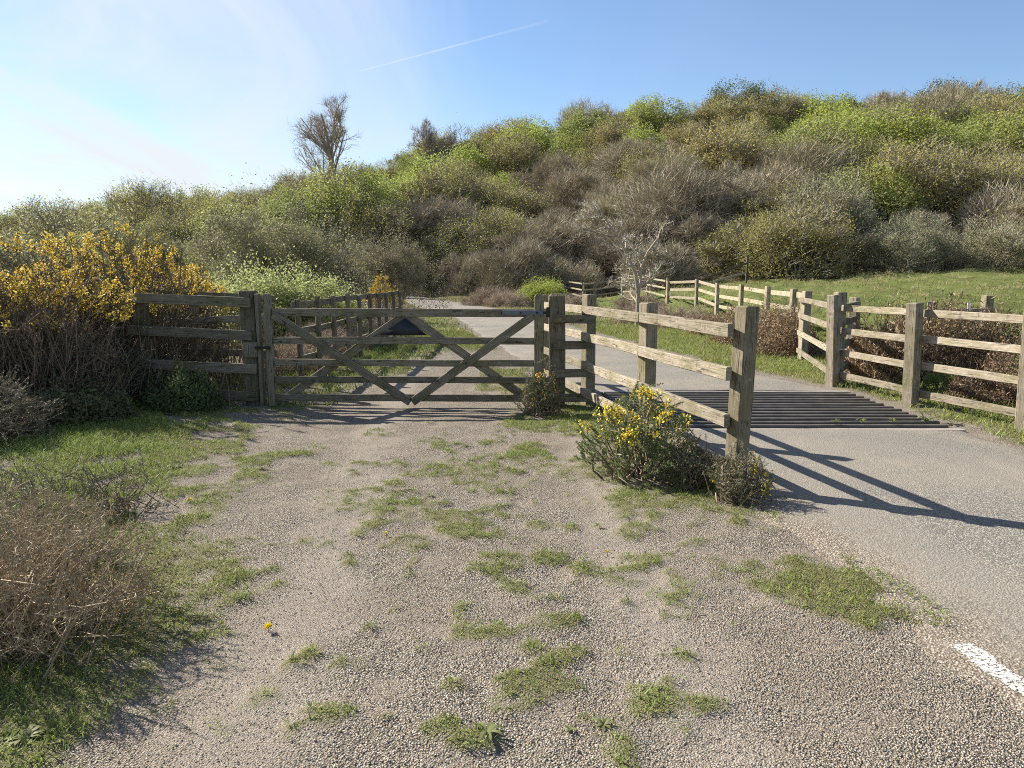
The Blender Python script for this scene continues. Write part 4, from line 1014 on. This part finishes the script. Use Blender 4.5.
for i, (px, lb) in enumerate([(835, 'leftmost of the weeds growing through the near bars of the cattle grid'), (862, 'second weed from the left on the near cattle grid bars'), (893, 'weed on the near grid bars, third from the left'), (925, 'bright green weed at the right corner of the cattle grid'), (944, 'weed between the grid corner and the fence')]):
    x, y = gp(px, 428 if i < 3 else 424); o = link('weed', RS[i % 3], None, None, (x, y, .05 if i < 3 else hz(x, y) + .02), (.15, .20, .05)); o.scale = (.8, .8, 1.4) if i < 3 else (1.5, 1.5, 2.6); o.rotation_euler[2] = i * 1.3; tag(o, lb, 'weed')
def dandelion(px, py, label, s=1.):
    x, y = gp(px, py); o = empty('dandelion', (x, y, hz(x, y)), label, 'flower')
    rng = np.random.default_rng(int(px)); n = 60
    p = np.tile(np.array([0, 0, .026]), (n, 1)); d = norm(rand_dirs(rng, n) * np.array([1, 1, .35]) + np.array([0, 0, .25]))
    V, Fl = leaves(p, d, .022 * s * rng.uniform(.6, 1.1, n), .007 * s, rng); m = np_mesh('flower_head', V, [Fl]); m.materials.append(PETAL); link('flower_head', m, None, o, color=(.80, .62, .02))
    V, Fq = tubes_mesh([(np.array([(0, 0, -.01), (.004, 0, .012), (0, 0, .026)]), np.array([.002, .002, .0018]))], 4); m = np_mesh('stalk', V, [Fq]); m.materials.append(GRASS); link('stalk', m, None, o, color=(.12, .16, .05))
dandelion(268, 632, 'yellow dandelion on the left verge, nearest the camera', 1.1); dandelion(190, 504, 'yellow dandelion on the verge near the spiky gorse', .9)
dandelion(607, 556, 'tiny yellow flower right of the mossy strip', .6); dandelion(386, 537, 'small yellow flower at the left of the mossy strip', .6)

# ------------------------------------------------------------------ contrail, high up
def sky_pt(px, py, D):
    x, y, z = ray(px, py); v = Vector((x, y, z)).normalized() * D; return np.array([v.x, v.y, v.z + CAMH])
a = sky_pt(360, 71, 6500); b = sky_pt(548, 21, 6500); ts = np.linspace(0, 1, 24)
P = a[None] * (1 - ts[:, None]) + b[None] * ts[:, None]
V, Fq = tubes_mesh([(P, np.interp(ts, [0, .05, .5, 1], [2, 5, 7, 12]))], 10)
me = np_mesh('contrail', V, [Fq], True); at_ = me.attributes.new('len', 'FLOAT', 'POINT'); at_.data.foreach_set('value', np.repeat(ts, 10).astype(np.float32))
m, nt = newmat('contrail_vapour')
le = N(nt, 'Attribute', attribute_name='len').outputs['Fac']; tc = N(nt, 'TexCoord').outputs['Object']
nz = N(nt, 'TexNoise', {0: tc, 'Scale': .006, 'Detail': 3}).outputs[0]
op = math_(nt, 'MULTIPLY', ramp(nt, le, [(0., .05), (.08, .06), (.45, .085), (.6, .05), (1., .02)]), math_(nt, 'ADD', nz, .4))
di = N(nt, 'BsdfDiffuse', {0: (.9, .9, .9)}); tl = N(nt, 'BsdfTranslucent', {0: (.9, .9, .9)})
w = N(nt, 'MixShader', {0: .5, 1: di.outputs[0], 2: tl.outputs[0]}).outputs[0]
out(nt, N(nt, 'MixShader', {0: op, 1: N(nt, 'BsdfTransparent').outputs[0], 2: w}).outputs[0])
tag(link('contrail', me, m), 'thin white vapour trail high in the blue sky', 'vapour trail')

# ------------------------------------------------------------------ sun, sky, camera
SUN_EL = R(35.5); SUN_AZ = R(-57.5)           # azimuth from +Y, negative = left
sdir = Vector((math.sin(SUN_AZ) * math.cos(SUN_EL), math.cos(SUN_AZ) * math.cos(SUN_EL), math.sin(SUN_EL)))
ld = bpy.data.lights.new('sun', 'SUN'); ld.energy = 5.0; ld.angle = R(.53); ld.color = (1., .935, .81)
lo = bpy.data.objects.new('sun', ld); COL.objects.link(lo); lo.rotation_euler = sdir.to_track_quat('Z', 'Y').to_euler(); lo.location = (-20, 10, 30)

w = bpy.data.worlds.new('World'); scene.world = w; w.use_nodes = True; nt = w.node_tree; nt.nodes.clear()
sky = N(nt, 'TexSky', sky_type='NISHITA', sun_disc=False, sun_elevation=SUN_EL, sun_rotation=SUN_AZ, altitude=0, air_density=1.0, dust_density=.15, ozone_density=2.6)
gen = N(nt, 'TexCoord').outputs['Generated']
spx = N(nt, 'SeparateXYZ', {0: gen})
az = N(nt, 'Math', {0: spx.outputs[0], 1: spx.outputs[1]}, operation='ARCTAN2').outputs[0]
pl_ = N(nt, 'Math', {0: spx.outputs[2], 1: .12}, operation='ADD').outputs[0]
u = math_(nt, 'DIVIDE', spx.outputs[0], pl_); v_ = math_(nt, 'DIVIDE', spx.outputs[1], pl_)
cv_ = N(nt, 'CombineXYZ', {0: u, 1: v_, 2: 0.}).outputs[0]
cn = N(nt, 'TexNoise', {0: N(nt, 'Mapping', {0: cv_, 2: (0, 0, .6), 3: (.75, .30, 1)}).outputs[0], 'Scale': 1.5, 'Detail': 8, 'Roughness': .55, 'Distortion': .9}).outputs[0]
left = ramp(nt, math_(nt, 'ADD', math_(nt, 'MULTIPLY', az, .5), .5), [(.0, 1.), (.29, 1.), (.43, .45), (.50, .06), (1., .04)])
low = ramp(nt, spx.outputs[2], [(0., .75), (.22, .15), (.5, 0.)])
cl = math_(nt, 'MULTIPLY', ramp(nt, cn, [(.40, .0), (.62, 1.)]), left)
cl = math_(nt, 'MINIMUM', math_(nt, 'ADD', math_(nt, 'MULTIPLY', cl, .8), math_(nt, 'MULTIPLY', low, math_(nt, 'MULTIPLY', left, .5))), 1.)
skc = mix(nt, cl, mix(nt, 1., sky.outputs[0], (.97, 1.0, 1.04), 'MULTIPLY'), (5.3, 5.6, 5.85))
bg = N(nt, 'Background', {0: skc, 1: .066})
nt.links.new(bg.outputs[0], N(nt, 'OutputWorld').inputs[0])

cam = bpy.data.cameras.new('camera'); co = bpy.data.objects.new('camera', cam); COL.objects.link(co)
co.location = (0, 0, CAMH); co.rotation_euler = (R(90) - PITCH, 0, 0)
cam.sensor_width = 36; cam.lens = F / 1024 * 36; cam.clip_end = 30000; cam.clip_start = .05
scene.camera = co
vs = scene.view_settings; vs.view_transform = 'Standard'; vs.look = 'None'; vs.gamma = 1; vs.exposure = 1.3; vs.use_curve_mapping = False
scene.cycles.use_denoising = False
scene.cycles.filter_width = 1.0
scene.cycles.max_bounces = 6; scene.cycles.transparent_max_bounces = 12

if __name__ == '__main__':
    pass
